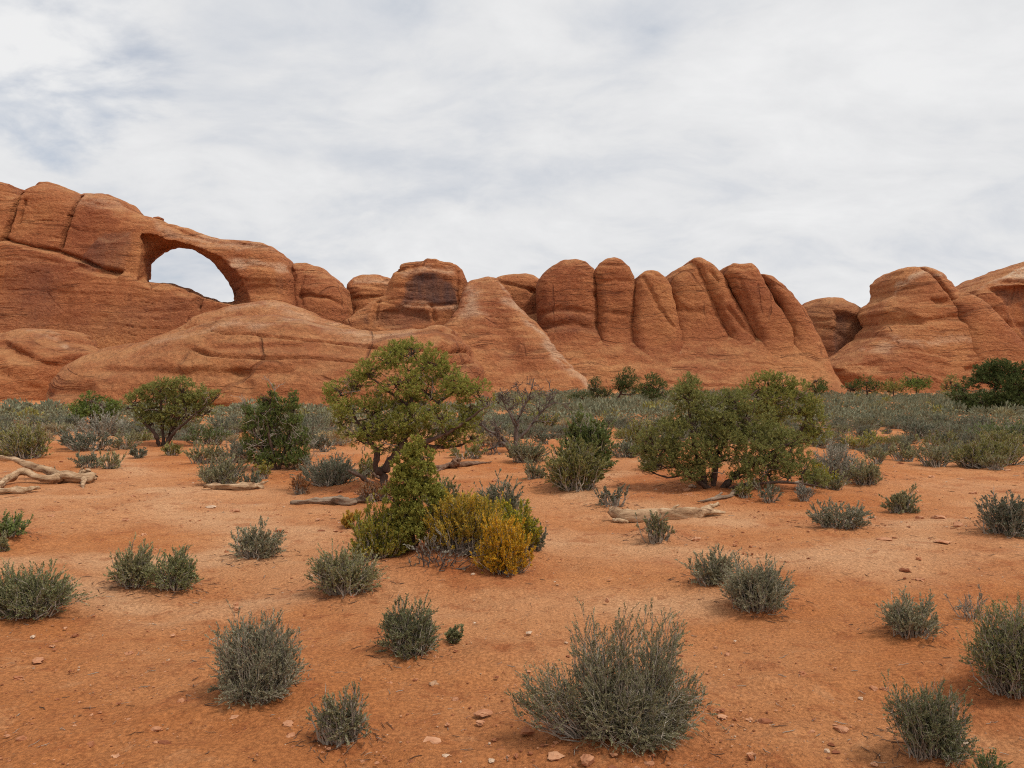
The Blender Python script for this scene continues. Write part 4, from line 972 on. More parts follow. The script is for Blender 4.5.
log_at('rotten_log', 'dark reddish rotting log with an upright splintered stump', [[(434, 470, 1.6, 0), (444, 469, 2.2, 0), (456, 468, 2.6, 0), (470, 466, 2.0, 0), (482, 465, 1.5, 0), (491, 463, .8, 0)], [(452, 469, 3.2, 0), (456, 469, 3.4, 3), (459, 469, 2.2, 7), (460, 469, .8, 10)], [(446, 469, 1.6, 1), (440, 471, 1.2, 0), (434, 474, .6, 0)]], 'rotten', 6)
log_at('fallen_log', 'thick bleached splintered log lying alone on open sand', [[(612, 520, 3.2, 6), (618, 522, 5.0, 2.5), (628, 523, 5.2, .5), (645, 523, 5.6, 0), (662, 521, 6.0, .5), (680, 520, 6.2, .5), (696, 519, 5.6, .5), (708, 517, 3.8, 1), (717, 516, 2.2, 1), (725, 516, .8, 2)], [(698, 518, 3.0, 3), (710, 516, 2.4, 6), (718, 515, 1.8, 9)], [(614, 523, 1.4, 1), (620, 524, 2.2, 0), (627, 524, 1.8, 0)], [(672, 520, 1.8, 7), (675, 520, 1.3, 11), (679, 520, .6, 14)], [(640, 523, 1.5, 8), (638, 523, .8, 12)]], 'log', 7, rough=.24)
log_at('fallen_branch', 'bent grey branch on the sand below the wide sprawling juniper', [[(698, 503, .9, 0), (708, 502, 1.5, 0), (718, 500, 1.7, 0), (728, 499, 2.0, 0), (735, 495, 2.4, 0), (742, 490, 2.0, 1), (747, 488, 1.4, 2)], [(715, 500, 1.0, 1), (722, 496, .8, 2)]], 'dun', 8, 'branch', ('limb', 'twig'))
log_at('fallen_branch', 'thin bleached branch on the sand right of the sprawling juniper', [[(790, 485, .8, 0), (800, 484, 1.4, 0), (812, 485, 1.5, 0), (822, 482, 1.0, 1)], [(806, 485, 1.0, 0), (816, 490, .7, 0)]], 'dun', 9, 'branch', ('limb', 'twig'))
# ------------------------------------------------------------------ brush on the open sand, near to far
NB = 'blackbrush scattered on the open sand'
BB = 'blackbrush_shrub'
bush_at(BB, 'biggest grey green shrub, sprawling at the bottom centre of the sand', 'shrub', (624, 730),
        [(604, 672, 34, 28, .1), (586, 638, 20, 26, .5), (622, 634, 22, 23, .6), (666, 642, 26, 24, .9), (552, 690, 34, 20), (522, 702, 18, 13), (660, 684, 34, 32, .2), (694, 698, 22, 26, .2), (606, 706, 36, 24, -.4), (644, 736, 28, 26, -.9), (640, 704, 36, 32, -.3), (680, 722, 24, 16, -.2)],
        'black', seed=101, group=NB, dens=.8, per=26)
bush_at(BB, 'tall rounded grey green shrub left of the sparse woody one', 'shrub', (258, 694),
        [(242, 634, 22, 22, .4), (272, 630, 20, 22, .5), (288, 650, 18, 22), (228, 640, 17, 18), (258, 655, 36, 28), (280, 672, 22, 20, -.3), (248, 680, 28, 18, -.4), (268, 682, 24, 16, -.5), (222, 690, 14, 6)], 'blackgrey', seed=102, group=NB, dens=.8, per=26)
bush_at(BB, 'sparse small shrub with a bare twisted woody foot near the bottom edge', 'shrub', (338, 738), [(326, 708, 15, 14), (352, 702, 15, 16), (340, 716, 20, 16), (358, 722, 12, 14)], 'black', seed=103, group=NB, dens=1.0, thick=1.5, bare=.3)
bush_at(BB, 'upright leafy shrub with a pointed tip, beside a tiny sprig', 'shrub', (408, 654), [(398, 610, 10, 20), (408, 625, 22, 22), (390, 626, 14, 15), (424, 625, 14, 17), (410, 640, 24, 13)], 'blackgreen', seed=104, group=NB, dens=1.25)
bush_at('shrub_sprig', 'tiny sprig on bare sand right of the upright pointed shrub', 'shrub', (450, 643), [(455, 634, 9, 7)], 'blackgreen', seed=105, dens=1.2)
bush_at(BB, 'arched shrub with bare stems beneath, left of the yellow brush', 'shrub', (345, 590), [(320, 566, 14, 13), (338, 562, 22, 15), (356, 568, 19, 15), (368, 580, 11, 13), (344, 574, 30, 12)], 'black', seed=106, group=NB, dens=1.15)
bush_at(BB, 'low flat shrub on bare sand above the arched one', 'shrub', (257, 556), [(242, 542, 14, 10), (258, 536, 17, 11), (272, 542, 14, 11), (256, 546, 26, 9)], 'blackgrey', seed=107, group=NB, dens=1.1)
bush_at(BB, 'left one of a pair of round shrubs standing close together', 'shrub', (136, 583), [(133, 562, 18, 18), (144, 556, 10, 12), (122, 566, 9, 12), (136, 572, 19, 11)], 'black', seed=108, group=NB, dens=1.3)
bush_at(BB, 'right one of a pair of round shrubs, the tidier ball', 'shrub', (174, 586), [(174, 568, 19, 19), (182, 562, 10, 12), (172, 576, 20, 11)], 'blackgreen', seed=109, group=NB, dens=1.35)
bush_at(BB, 'dense broad shrub cut by the left edge of the view', 'shrub', (28, 612), [(14, 590, 24, 22), (40, 588, 24, 20), (60, 590, 14, 14), (30, 600, 38, 14), (-8, 592, 20, 20)], 'blackgreen', seed=110, group=NB, dens=1.25)
bush_at('green_shrub', 'small fresh green shrub on a sand bank at the left edge', 'shrub', (8, 534), [(4, 524, 15, 11), (18, 526, 11, 10), (-10, 526, 14, 12)], 'green', seed=111, dens=1.2)
bush_at('green_shrub', 'little shrub under the sand bank at the left edge', 'shrub', (2, 550), [(-2, 542, 11, 9), (7, 544, 6, 6)], 'black', seed=112, dens=1.2)
bush_at(BB, 'left smaller half of a joined pair of shrubs, right of the big sprawling one', 'shrub', (714, 582), [(704, 568, 16, 13), (722, 564, 18, 13), (714, 573, 24, 9)], 'blackgrey', seed=113, group=NB, dens=1.2)
bush_at(BB, 'right round half of a joined pair of shrubs, the fuller ball', 'shrub', (756, 606), [(752, 578, 24, 20), (770, 584, 18, 18), (740, 584, 16, 16), (758, 594, 30, 12), (780, 592, 8, 11)], 'blackgrey', seed=114, group=NB, dens=1.3)
bush_at(BB, 'small vase-shaped shrub next to bare twigs', 'shrub', (912, 634), [(900, 610, 18, 15), (920, 608, 18, 14), (910, 620, 24, 11), (930, 620, 9, 10)], 'blackgrey', seed=115, group=NB, dens=1.1)
bush_at(BB, 'large dense shrub cut by the right edge of the view', 'shrub', (1018, 690), [(1000, 630, 24, 26), (1030, 628, 30, 32), (990, 650, 18, 22), (1012, 662, 34, 24), (1050, 660, 34, 30)], 'blackgreen', seed=116, group=NB, dens=1.15)
bush_at(BB, 'feathery leaning shrub close to the bottom right corner', 'shrub', (934, 752), [(905, 702, 22, 16), (932, 706, 22, 24), (952, 716, 18, 26), (928, 726, 26, 20), (944, 744, 24, 16, -.3)], 'blackgreen', seed=117, group=NB, dens=1.1)
bush_at('green_shrub', 'fresh green tuft at the very bottom right edge', 'shrub', (996, 790), [(990, 768, 16, 17), (1008, 774, 12, 12)], 'green', seed=118, dens=1.2)
bush_at('thin_shrub', 'nearly leafless twig shrub between the vase-shaped shrub and the right edge', 'shrub', (972, 617), [(962, 602, 14, 12), (976, 598, 12, 14), (985, 608, 8, 8)], 'grey', seed=119, dens=.5, bare=.85)
bush_at(BB, 'low spreading shrub hugging a small sand hump', 'shrub', (838, 526), [(818, 514, 12, 9), (838, 511, 16, 7), (856, 514, 13, 9), (848, 520, 16, 7), (826, 521, 9, 5)], 'blackgrey', seed=120, group=NB, dens=1.3)
bush_at(BB, 'small round solitary shrub beside reddish stones', 'shrub', (903, 513), [(896, 500, 11, 9), (908, 499, 11, 10), (903, 507, 15, 6)], 'black', seed=121, group=NB, dens=1.3)
bush_at('sagebrush', 'pale two-lobed sagebrush near the right edge, behind the stones', 'shrub', (1004, 534), [(996, 504, 15, 12), (1014, 508, 18, 14), (1008, 520, 24, 12), (1024, 522, 14, 12)], 'sage', seed=122, dens=1.2)
bush_at('thin_shrub', 'spindly shrub with bare feet growing in front of the bleached log', 'shrub', (658, 542), [(646, 519, 9, 7), (658, 522, 12, 9), (668, 532, 9, 8)], 'black', seed=123, dens=1.2, bare=.3, thick=1.4)
bush_at('thin_shrub', 'spindly little shrub behind the left end of the bleached log', 'shrub', (613, 506), [(604, 494, 10, 7), (618, 493, 9, 8)], 'sage', seed=124, dens=.9, bare=.4, thick=1.4)
# the yellow brush round the sapling
YG = 'yellow flowering brush round the young juniper'
bush_at('rabbitbrush', 'yellow green brush on the left side of the young juniper', 'shrub', (374, 556), [(372, 530, 20, 18), (390, 534, 20, 20), (358, 542, 12, 12), (402, 538, 16, 20), (378, 548, 26, 11), (396, 514, 16, 14)], 'lime', seed=131, dens=1.3, up=.7, spiky=.75, per=30, px_leaf=2.5, bare=.08, group=YG)
bush_at('rabbitbrush', 'small bright yellow tuft at the left end of the yellow brush', 'shrub', (351, 528), [(351, 520, 10, 9), (346, 522, 6, 6)], 'gold', seed=132, dens=1.4, up=.7, per=30, px_leaf=2.5, bare=.08, group=YG)
bush_at('rabbitbrush', 'golden yellow brush right of the young juniper', 'shrub', (462, 550), [(456, 510, 24, 17), (480, 512, 24, 18), (442, 518, 18, 17), (468, 530, 34, 16), (440, 536, 18, 13), (488, 528, 18, 14)], 'yellow', seed=133, dens=1.3, up=.7, spiky=.75, per=30, px_leaf=2.5, bare=.08, group=YG)
bush_at('rabbitbrush', 'orange yellow rounded brush, the brightest and nearest of the clump', 'shrub', (506, 573), [(502, 536, 19, 19), (514, 546, 18, 20), (498, 556, 20, 15), (508, 562, 23, 12)], 'gold', seed=134, dens=1.6, up=.7, spiky=.75, per=30, px_leaf=2.5, bare=.08, group=YG)
bush_at('rabbitbrush', 'yellow green brush at the back right of the yellow clump', 'shrub', (512, 548), [(500, 512, 17, 15), (518, 520, 17, 17), (530, 532, 12, 14), (510, 534, 24, 14)], 'lime', seed=135, dens=1.25, up=.7, spiky=.75, per=30, px_leaf=2.5, bare=.08, group=YG)
bush_at('sagebrush', 'grey sagebrush at the back of the yellow brush clump', 'shrub', (500, 528), [(486, 494, 14, 10), (506, 488, 17, 13), (500, 502, 26, 12)], 'sage', seed=136, dens=1.2)
bush_at('sagebrush', 'greyish brush at the right end of the yellow clump', 'shrub', (531, 550), [(528, 532, 12, 13), (538, 530, 9, 10), (532, 540, 13, 9)], 'sage', seed=137, dens=1.2)
bush_at('dead_brush', 'bare grey dead twigs on the sand bank in front of the yellow brush', 'shrub', (438, 566), [(428, 550, 22, 10), (455, 550, 26, 12), (474, 552, 16, 12), (415, 555, 12, 7)], 'grey', seed=138, dens=.26, bare=.8, thick=1.0, wood='snag', wild=.2)
bush_at('rabbitbrush', 'dull green brush filling the shade behind the golden brush', 'shrub', (440, 528), [(440, 494, 16, 14), (436, 506, 20, 16), (452, 494, 12, 12), (446, 484, 8, 8)], 'olive', seed=139, dens=1.2, group=YG)
# the middle distance, each plant of its own
bush_at('green_shrub', 'bright green leafy shrub behind the olive one, right of the dead tree', 'shrub', (592, 470), [(588, 424, 15, 12), (576, 430, 12, 12), (600, 436, 14, 14), (586, 442, 22, 16), (604, 452, 9, 13), (594, 458, 18, 10)], 'green', seed=141, dens=1.4, px_leaf=2.8)
bush_at('juniper_bush', 'squat olive green juniper bush in front of the bright green shrub', 'shrub', (575, 488), [(570, 448, 14, 11), (560, 460, 13, 13), (582, 456, 15, 14), (572, 468, 26, 14), (594, 470, 12, 11), (566, 480, 18, 8)], 'olive', seed=142, dens=1.5, px_leaf=2.4)
MG = 'small shrubs between the junipers'
for q, (lab, base, cl, lm) in enumerate([
    ('dense dark round sagebrush at the foot of the dead tree', (528, 462), [(520, 451, 12, 9), (536, 452, 12, 9), (528, 455, 17, 8)], 'black'),
    ('small solitary round sagebrush left of the squat olive bush', (535, 479), [(534, 470, 10, 8), (538, 473, 8, 6)], 'black'),
    ('round sagebrush right above the dead tree foot', (544, 444), [(544, 437, 8, 6)], 'sage'),
    ('domed grey sagebrush on the sand left of the largest juniper', (330, 484), [(318, 470, 15, 9), (334, 470, 18, 10), (346, 474, 11, 9), (330, 477, 26, 7)], 'sage'),
    ('brown stubby shrub at the left end of the domed sagebrush', (299, 494), [(299, 484, 8, 9), (303, 488, 6, 6)], 'rust'),
    ('rusty dry bush at the foot of the largest juniper', (378, 502), [(372, 492, 14, 9), (386, 493, 10, 9)], 'rust'),
    ('thin green weed leaning over the dark branch', (368, 478), [(366, 461, 7, 8), (371, 472, 9, 8)], 'olive'),
    ('broad dark sagebrush right above the small smooth log', (222, 486), [(214, 469, 14, 11), (230, 468, 13, 11), (222, 476, 20, 8)], 'black'),
    ('small sagebrush touching the right end of the small smooth log', (252, 487), [(252, 480, 9, 7)], 'sage'),
    ('lime green weed beside the pointed evergreen foot', (264, 478), [(263, 470, 7, 6)], 'lime'),
    ('sagebrush left of the pointed evergreen, nearest to it', (238, 462), [(236, 450, 12, 9), (246, 454, 8, 7)], 'sage'),
    ('dark sagebrush clump on the left behind the small smooth log', (205, 463), [(198, 453, 10, 8), (212, 454, 11, 8)], 'black'),
    ('green low shrub right of the umbrella-shaped juniper', (206, 444), [(200, 436, 12, 7), (214, 437, 11, 7)], 'green'),
    ('dry straw tuft at the right foot of the pointed evergreen', (300, 470), [(298, 459, 9, 10), (308, 462, 6, 7)], 'straw'),
    ('dark sagebrush on bare sand left of the largest juniper trunk', (324, 451), [(324, 443, 9, 7)], 'sage'),
    ('left dark sagebrush in front of the umbrella-shaped juniper', (92, 468), [(84, 460, 9, 7), (96, 461, 8, 6)], 'sage'),
    ('right darker sagebrush in front of the umbrella-shaped juniper', (111, 469), [(111, 461, 11, 8)], 'black'),
    ('pale silvery brush left of the umbrella-shaped juniper stems', (104, 436), [(96, 424, 13, 10), (110, 424, 14, 10), (104, 430, 22, 8)], 'grey'),
    ('long dark sagebrush below the pale silvery brush', (90, 450), [(72, 440, 13, 8), (90, 443, 14, 7), (104, 441, 10, 7)], 'sage'),
    ('round dark sagebrush left of the umbrella-shaped juniper foot', (126, 449), [(126, 440, 11, 8)], 'black'),
    ('tiny grey shrub below the umbrella-shaped juniper', (138, 458), [(138, 453, 7, 5)], 'sage'),
    ('small shrub at the right foot of the umbrella-shaped juniper', (172, 456), [(172, 450, 8, 5)], 'olive'),
    ('tall yellow green bush above the forked log', (28, 458), [(14, 440, 14, 12), (30, 436, 15, 10), (40, 444, 9, 11), (22, 450, 20, 8)], 'olive'),
    ('dark small bush on the path side above the forked log', (50, 435), [(48, 428, 9, 6)], 'black'),
    ('grey sagebrush in the corner above the forked log', (6, 448), [(0, 436, 12, 10), (-10, 440, 14, 12)], 'sage'),
    ('tangled grey brush on the right side of the sprawling juniper', (842, 478), [(828, 458, 18, 12), (846, 460, 14, 10), (836, 468, 22, 9)], 'grey'),
    ('dark rounded sagebrush at the right end of the tangled grey brush', (866, 484), [(862, 470, 13, 10), (872, 474, 10, 8), (864, 477, 16, 6)], 'black'),
    ('olive brush in front of the tangled grey brush', (822, 488), [(818, 472, 9, 10), (828, 478, 10, 8)], 'lime'),
    ('small dark shrub beside the thin bleached branch', (834, 490), [(834, 483, 9, 6)], 'black'),
    ('dry spiky little shrub below the sprawling juniper', (768, 502), [(768, 492, 9, 8)], 'sage'),
    ('sparse grey shrub right of the dry spiky one', (804, 500), [(804, 492, 8, 7)], 'grey'),
    ('small dry tuft in the shade of the sprawling juniper', (744, 497), [(744, 488, 8, 8)], 'olive'),
    ('low dark bush at the left foot of the sprawling juniper', (652, 470), [(648, 460, 10, 8), (660, 464, 9, 7)], 'black'),
    ('dark round sagebrush, left of the three at the edge of the right-hand sand', (877, 464), [(877, 456, 9, 6)], 'black'),
    ('middle dark sagebrush of three at the edge of the right-hand sand', (905, 461), [(900, 452, 10, 7), (910, 453, 8, 6)], 'black'),
    ('largest dark sagebrush of three at the edge of the right-hand sand', (937, 466), [(928, 453, 11, 8), (942, 456, 11, 9)], 'black'),
    ('wide olive rabbitbrush along the far edge of the right-hand sand', (985, 466), [(968, 453, 15, 9), (986, 450, 16, 9), (1004, 452, 16, 9), (1020, 452, 14, 9), (980, 459, 24, 6)], 'olive'),
    ('small dark shrub in front of the wide olive rabbitbrush', (997, 469), [(997, 461, 10, 7)], 'black'),
    ('bright green spreading shrub below the large dark juniper', (1006, 444), [(990, 434, 16, 7), (1010, 431, 18, 8), (1024, 434, 14, 8)], 'green'),
    ('yellowish brush in the sage below the large dark juniper', (938, 450), [(930, 443, 12, 6), (948, 442, 14, 7)], 'olive'),
    ('lime tinted brush patch in the sage right of the sprawling juniper', (862, 450), [(856, 443, 14, 6), (872, 441, 13, 6)], 'lime'),
    ('pale yellow brush by the gap left of the dead tree', (498, 447), [(494, 438, 9, 7), (504, 441, 8, 6)], 'straw'),
    ('yellow green brush beyond the dead tree', (543, 427), [(536, 420, 10, 6), (550, 421, 9, 6)], 'lime'),
    ('olive brush left of the sprawling juniper', (640, 452), [(632, 436, 12, 10), (644, 430, 12, 9), (636, 444, 16, 8)], 'olive'),
    ('grey sage below the olive brush left of the sprawling juniper', (628, 458), [(620, 448, 11, 7), (634, 450, 10, 7)], 'sage'),
    ('green low brush under the largest juniper on its right', (470, 459), [(462, 452, 12, 5), (480, 452, 10, 5)], 'olive'),
    ('yellowish low tufts right of the largest juniper', (484, 446), [(480, 441, 9, 5), (492, 440, 8, 4)], 'straw')]):
    cl = [(c[0], c[1], c[2] * 1.12, c[3] * 1.1) for c in cl]
    bush_at('sagebrush' if lm in ('sage', 'grey', 'black') else 'brush', lab, 'shrub', base, cl, lm, seed=200 + q, dens=2.1 if lm != 'grey' else 1.2, px_leaf=2.1, group=MG, side=4, per=14, up=.5)

# ------------------------------------------------------------------ the sage flat below the cliffs
bound = lambda px: np.interp(px, [-400, -40, 0, 60, 75, 115, 130, 200, 240, 330, 345, 430, 500, 620, 640, 660, 820, 850, 880, 920, 1024, 1400],
                                   [452, 450, 447, 437, 425, 425, 442, 442, 450, 449, 440, 446, 441, 441, 450, 458, 458, 470, 458, 456, 452, 455])
frng = np.random.RandomState(77)
cand = []
for _ in range(60000):
    D = math.sqrt(frng.uniform(17.0 ** 2, 104.0 ** 2))
    px = frng.uniform(-160, 1180)
    X = (px - 512) / F_PX * D
    py = 384 + EYE * F_PX / D
    if py > bound(px): continue
    if px < 480 and D > 49.5: continue
    if 480 <= px < 620 and D > 88: continue
    n_ = float(vnoise(X * .10, D * .10, 3.0, 2)) + .5 * float(vnoise(X * .35, D * .35, 8.0, 3))
    edge = (bound(px) - py)
    if n_ < (-.6 if edge > 8 else -.2) + (.08 if D < 30 else 0): continue
    if 62 < px < 112 and py > 414 and abs(px - (100 - (py - 414) * .5)) < 7: continue
    cand.append((X, D, frng.rand(), n_))
# thin out to a spacing that grows a little with distance
grid = {}; kept = []
for X, D, r_, n_ in cand:
    sp = .62 + .003 * D + .25 * r_
    g = (int(X // .9), int(D // .9)); ok_ = True
    for a in (-1, 0, 1):
        for b in (-1, 0, 1):
            for (x2, y2) in grid.get((g[0] + a, g[1] + b), ()):
                if (X - x2) ** 2 + (D - y2) ** 2 < sp * sp: ok_ = False
    if ok_:
        grid.setdefault(g, []).append((X, D)); kept.append((X, D, r_, n_))
kept.sort(key=lambda c: c[1] + (1e3 if not -20 < 512 + c[0] / c[1] * F_PX < 1044 else 0))
protos = []
for v in range(6):
    rg = np.random.RandomState(300 + v)
    bl = [(rg.normal(0, .13), rg.normal(0, .13), rg.uniform(.14, .24), rg.uniform(.2, .3), rg.uniform(.2, .3), rg.uniform(.14, .22)) for _ in range(5)]
    protos.append(shrub(400 + v, bl, .07, 80, 4, 8, (.050, .016), .006, .55, .12, .5, .1))
PM = [[plant_ for plant_ in ()] for _ in protos]
KINDS_ = [('sagebrush', 'sage', 'grey green sagebrush, one of many carpeting the flat between sand and cliffs', 'sagebrush carpeting the flat', .74),
          ('blackbrush_shrub', 'black', 'darker olive shrub, one of those dotted through the sagebrush flat', 'dark shrubs in the sagebrush flat', .90),
          ('rabbitbrush', 'olive', 'yellowish olive brush, one of those dotted through the sagebrush flat', 'olive brush in the sagebrush flat', .955),
          ('dry_brush', 'straw', 'straw coloured dry tuft, one of those dotted through the sagebrush flat', 'dry tufts in the sagebrush flat', 1.01)]
first = {}
meshes = {}
for v, (st, lv) in enumerate(protos):
    meshes[v] = (make_mesh('stems', *st, smooth=False), lv)
leafmesh = {}
for (X, D, r_, n_) in kept[:290]:
    q = frng.rand() + .12 * max(0, n_)
    nm, lm, lab, grp, _c = next(k for k in KINDS_ if q <= k[4] or k is KINDS_[-1])
    v = frng.randint(6)
    if (v, lm) not in leafmesh:
        leafmesh[(v, lm)] = make_mesh('foliage', *protos[v][1], smooth=False)
    root = bpy.data.objects.new(nm, None); COL.objects.link(root)
    root.location = (X, D, float(gz(X, D)) - .01)
    sc = frng.choice([.5, .7, .85, 1.0, 1.2, 1.5], p=[.12, .2, .25, .22, .14, .07]) * frng.uniform(.9, 1.1) * (1.0 if D > 22 else .85)
    root.scale = (sc, sc, sc * frng.uniform(.75, 1.05)); root.rotation_euler = (0, 0, frng.uniform(0, 6.28))
    link('stems', meshes[v][0], WM['twig'], root)
    link('foliage', leafmesh[(v, lm)], LM[lm], root)
    tag(root, lab, 'shrub', grp)
# the rest of the flat, too many to count
rest = kept[290:]
lowp = []
for v in range(5):
    rg = np.random.RandomState(500 + v)
    n_ = 120
    C, d, k = in_blob(rg, [(0, 0, .16, .36, .36, .22), (rg.normal(0, .15), rg.normal(0, .15), .2, .24, .24, .2)], n_, .3)
    C[:, 2] = np.maximum(C[:, 2], .02)
    lowp.append(blades(C, norm(d + np.array([0, 0, .7]) + rand_dir(rg, n_) * .5), rg.uniform(.10, .19, n_), rg.uniform(.045, .075, n_), rg))
for lm, sel, nm, lab in (('sage', lambda r: r < .84, 'sagebrush_carpet', 'distant grey sagebrush carpet below the cliffs'), ('olive', lambda r: .84 <= r < .93, 'olive_brush_carpet', 'distant olive brush mixed through the sagebrush carpet'), ('black', lambda r: r >= .93, 'dark_brush_carpet', 'distant dark brush mixed through the sagebrush carpet')):
    Vs = []
    for (X, D, r_, n_) in rest:
        if not sel(r_): continue
        V = lowp[frng.randint(5)][0]
        a = frng.uniform(0, 6.28); sc = frng.choice([.6, .85, 1.0, 1.3, 1.7], p=[.2, .25, .28, .19, .08])
        c_, s_ = math.cos(a) * sc, math.sin(a) * sc
        W = np.stack([V[:, 0] * c_ - V[:, 1] * s_ + X, V[:, 0] * s_ + V[:, 1] * c_ + D, V[:, 2] * sc * frng.uniform(.7, 1.1) + float(gz(X, D)) - .02], 1)
        Vs.append(W)
    V = np.concatenate(Vs)
    tag(link(nm, make_mesh(nm, V, np.arange(len(V)).reshape(-1, 4), smooth=False), LM[lm]), lab, None, None, 'stuff')

# ------------------------------------------------------------------ stones, grit and litter
def stone_mat(name, a, b, c):
    m, t = new_mat(name)
    pos = t.n('ShaderNodeTexCoord').outputs['Object']
    r = t.n('ShaderNodeNewGeometry').outputs['Random Per Island']
    col = t.ramp(t.math('ADD', t.math('MULTIPLY', t.noise(pos, 14.0, 5.0, .65), .6), t.math('MULTIPLY', r, .4)), [(.3, a), (.5, b), (.72, c)])
    return finish(m, t, col, .9, t.noise(pos, 60.0, 5.0, .7), .5, .01)
STONE = stone_mat('red_stone', (.22, .075, .035), (.36, .14, .065), (.52, .27, .15))
PALE = stone_mat('pale_stone', (.36, .2, .11), (.47, .30, .19), (.58, .43, .31))

def ico(sub):
    t = (1 + 5 ** .5) / 2
    V = [(-1, t, 0), (1, t, 0), (-1, -t, 0), (1, -t, 0), (0, -1, t), (0, 1, t), (0, -1, -t), (0, 1, -t), (t, 0, -1), (t, 0, 1), (-t, 0, -1), (-t, 0, 1)]
    F = [(0, 11, 5), (0, 5, 1), (0, 1, 7), (0, 7, 10), (0, 10, 11), (1, 5, 9), (5, 11, 4), (11, 10, 2), (10, 7, 6), (7, 1, 8), (3, 9, 4), (3, 4, 2), (3, 2, 6), (3, 6, 8), (3, 8, 9), (4, 9, 5), (2, 4, 11), (6, 2, 10), (8, 6, 7), (9, 8, 1)]
    V = [np.array(v) / np.linalg.norm(v) for v in V]
    for _ in range(sub):
        mid, G = {}, []
        def mp(a, b):
            k = (min(a, b), max(a, b))
            if k not in mid:
                m = V[a] + V[b]; V.append(m / np.linalg.norm(m)); mid[k] = len(V) - 1
            return mid[k]
        for a, b, c in F:
            x, y, z = mp(a, b), mp(b, c), mp(c, a)
            G += [(a, x, z), (b, y, x), (c, z, y), (x, y, z)]
        F = G
    return np.array(V), np.array(F)
IV, IF = ico(3)
def stone_at(px, py, rx, ry, label, mat=STONE, seed=0):
    p = at(px, py); s = p.y / F_PX
    q = IV.copy()
    # facets: push the ball in along a few random planes
    rg = np.random.RandomState(seed + 900)
    for d in rand_dir(rg, 9):
        h = q @ d; lim = rg.uniform(.55, .85)
        q = q - np.maximum(h - lim, 0)[:, None] * d[None]
    q = q * (1 + .13 * fbm(IV[:, 0] * 2 + seed, IV[:, 1] * 2, IV[:, 2] * 2, 3, seed)[:, None])
    q = q * np.array([rx * s, rx * s * rg.uniform(.7, 1.1), ry * s * 1.15])
    o = link('stone', make_mesh('stone', q, IF, smooth=False), mat, None, p + Vector((0, 0, ry * s * .45)))
    o.rotation_euler = (0, 0, rg.uniform(-.4, .4))
    tag(o, label, 'stone', 'stones lying on the sand')
for k, (px, py, rx, ry, lab, pl_) in enumerate([
    (938, 520, 9, 3.5, 'widest flat red stone right of the solitary round shrub', 0), (957, 526, 6, 3, 'reddish stone right of the widest flat one', 0), (920, 519, 5, 2.5, 'small red stone touching the foot of the solitary round shrub', 0),
    (973, 494, 4, 2, 'small stone on the sand between solitary shrub and pale sagebrush', 0), (943, 543, 9, 2, 'thin dark slab of stone below the widest flat one', 0), (884, 540, 8, 2, 'thin dark slab of stone below the low spreading shrub', 0),
    (873, 519, 5, 2.5, 'small red stone right of the low spreading shrub', 0), (693, 487, 6, 2.5, 'pale flat stone in the shade before the sprawling juniper', 1),
    (588, 762, 9, 6, 'rounded tan stone at the bottom edge beside the big sprawling shrub', 0), (142, 725, 11, 4, 'reddish flat stone at the bottom left', 0), (150, 721, 7, 3, 'smaller stone leaning against the reddish flat one', 0),
    (839, 686, 5, 3, 'tan pebble stone on open sand left of the feathery shrub', 0), (874, 691, 5, 3.5, 'reddish stone left of the feathery shrub', 0), (884, 690, 5, 2.5, 'flat tan stone next to the reddish one by the feathery shrub', 0),
    (841, 731, 9, 4, 'largest tan stone on the sand left of the bottom right corner', 0), (827, 752, 4, 3, 'small pale stone near the bottom edge on the right', 1), (455, 700, 4, 2.5, 'dark little stone below the tiny sprig', 0),
    (291, 738, 6, 3.5, 'dark crumbly stone left of the sparse woody shrub', 0), (446, 756, 6, 2, 'pale chip of stone near the bottom edge', 1), (491, 761, 6, 2.5, 'flat pale stone left of the big sprawling shrub', 1),
    (237, 609, 4, 2.5, 'dark small stone behind the tall rounded shrub', 0), (236, 605, 3, 2, 'tiny dark stone just behind the small dark one', 0), (325, 669, 3, 2, 'dark pebble between tall rounded and upright shrubs', 0), (607, 601, 3, 2.5, 'dark pebble behind the big sprawling shrub', 0),
    (529, 633, 5, 1.8, 'flat pale stone behind the left arm of the big sprawling shrub', 1), (727, 656, 4, 2.5, 'red pebble right of the big sprawling shrub', 0), (779, 681, 4, 2, 'pale pebble in the middle of the right-hand sand', 1),
    (483, 714, 10, 2.5, 'crumbled dark clod left of the big sprawling shrub', 0), (563, 478, 3, 1.5, 'small stone beside the squat olive bush', 0), (482, 583, 3, 1.5, 'pale stone at the foot of the orange yellow brush', 1), (473, 575, 3.5, 2, 'pale twiggy stone under the orange yellow brush', 1)]):
    stone_at(px, py, rx * (.7 if pl_ else .9), ry * (.7 if pl_ else .9), lab, PALE if pl_ else STONE, k)

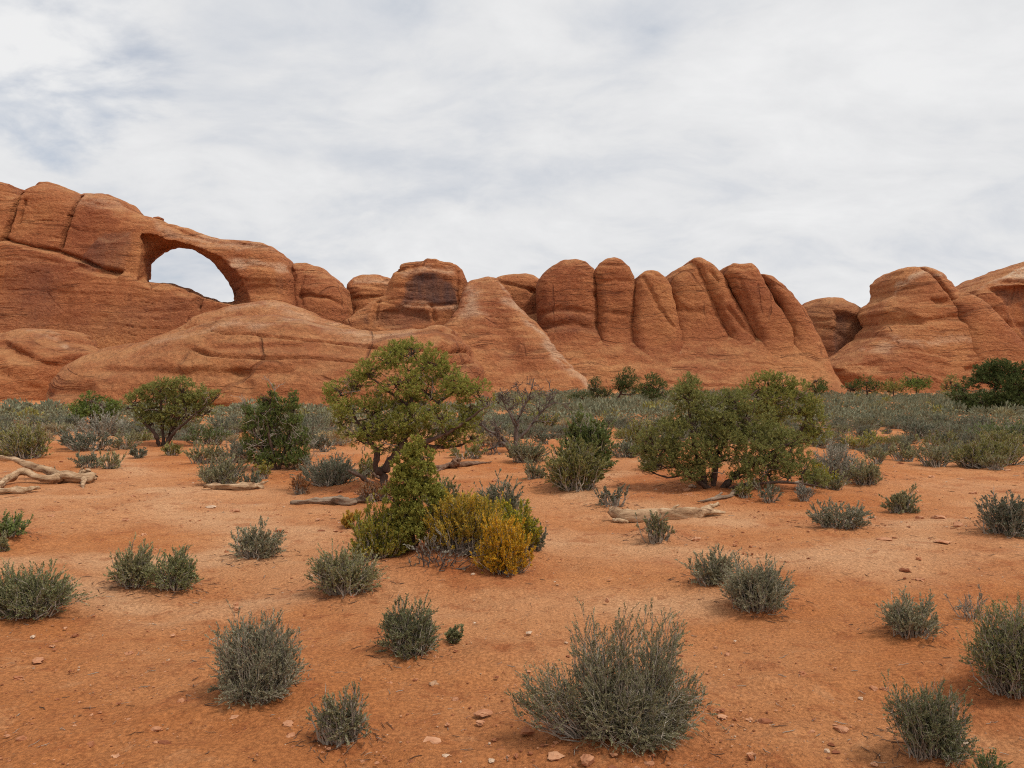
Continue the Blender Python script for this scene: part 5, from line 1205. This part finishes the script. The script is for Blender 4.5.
def scatter(n, seed, dmin, dmax, clump):
    rg = np.random.RandomState(seed)
    u = rg.uniform(-.85, .85, n * 3); D = dmin * (dmax / dmin) ** rg.uniform(0, 1, n * 3)
    X = u * D
    keep = vnoise(X * .9, D * .9, 2.0, seed) + rg.uniform(-.5, .5, n * 3) > clump
    return X[keep][:n], D[keep][:n], rg
J0, JF = ico(1)
for nm, n, seed, size, mat, lab in (('red_gravel', 5200, 1, .0065, STONE, 'scattered red grit and small clods on the sand'), ('pale_gravel', 1300, 2, .0042, PALE, 'scattered pale chips of stone on the sand')):
    X, D, rg = scatter(n, seed, 2.6, 17, -.05)
    n = len(X)
    sz = size * (rg.pareto(2.4, n) * .55 + .45); sz = np.minimum(sz, .028) * (.7 + D * .07)
    V = J0[None] * (1 + .28 * rg.normal(size=(n, len(J0), 1))) * sz[:, None, None] * np.stack([rg.uniform(.7, 1.6, n), rg.uniform(.7, 1.3, n), rg.uniform(.35, .8, n)], 1)[:, None]
    V = V + np.stack([X, D, gz(X, D) + .004 + .012 * fbm(X * 1.3, D * 1.3, 1.0, 2, 81)], 1)[:, None]
    F_ = (JF[None] + (np.arange(n) * len(J0))[:, None, None]).reshape(-1, 3)
    tag(link(nm, make_mesh(nm, V.reshape(-1, 3), F_, smooth=False), mat), lab, None, None, 'stuff')
def litter(nm, n, seed, wood, lab, Lr, r, where=None):
    if where is None:
        X, D, rg = scatter(n, seed, 2.6, 16, .0)
    else:
        rg = np.random.RandomState(seed)
        k = rg.choice(len(where), n); W_ = np.array(where)[k]
        a = rg.uniform(0, 6.28, n); q = rg.uniform(.3, 1.25, n) * W_[:, 2]
        X, D = W_[:, 0] + np.cos(a) * q, W_[:, 1] + np.sin(a) * q
    n = len(X)
    a = rg.uniform(0, 6.28, n); L = rg.uniform(*Lr, n) * (.7 + .05 * D)
    t = np.linspace(-.5, .5, 5)[None]
    cv = rg.normal(0, .12, (n, 5)); 
    px = X[:, None] + np.cos(a)[:, None] * t * L[:, None] + np.sin(a)[:, None] * cv * L[:, None] * .5
    py = D[:, None] + np.sin(a)[:, None] * t * L[:, None] - np.cos(a)[:, None] * cv * L[:, None] * .5
    pz = gz(px, py) + .010 + .020 * fbm(px * 1.3, py * 1.3, 1.0, 4, 81) + .010 * fbm(px * 5, py * 5, 2.0, 3, 85) - .004
    R = r * rg.uniform(.5, 1.5, (n, 1)) * (.8 + .05 * D[:, None]) * np.array([[.7, 1, 1, .9, .5]])
    tag(link(nm, make_mesh(nm, *tubes(np.stack([px, py, pz], -1), R, 4)), WM[wood]), lab, None, None, 'stuff')
litter('twig_litter', 260, 5, 'rotten', 'dark bits of dead twig littering the sand', (.02, .10), .0018)
litter('pale_twig_litter', 500, 6, 'dead', 'bleached bits of dead twig littering the sand', (.02, .08), .0016)
litter('dead_twig_litter', 2200, 7, 'rotten', 'brown fallen twigs heaped round the feet of the shrubs', (.02, .09), .0017, [m for m in MOUNDS])
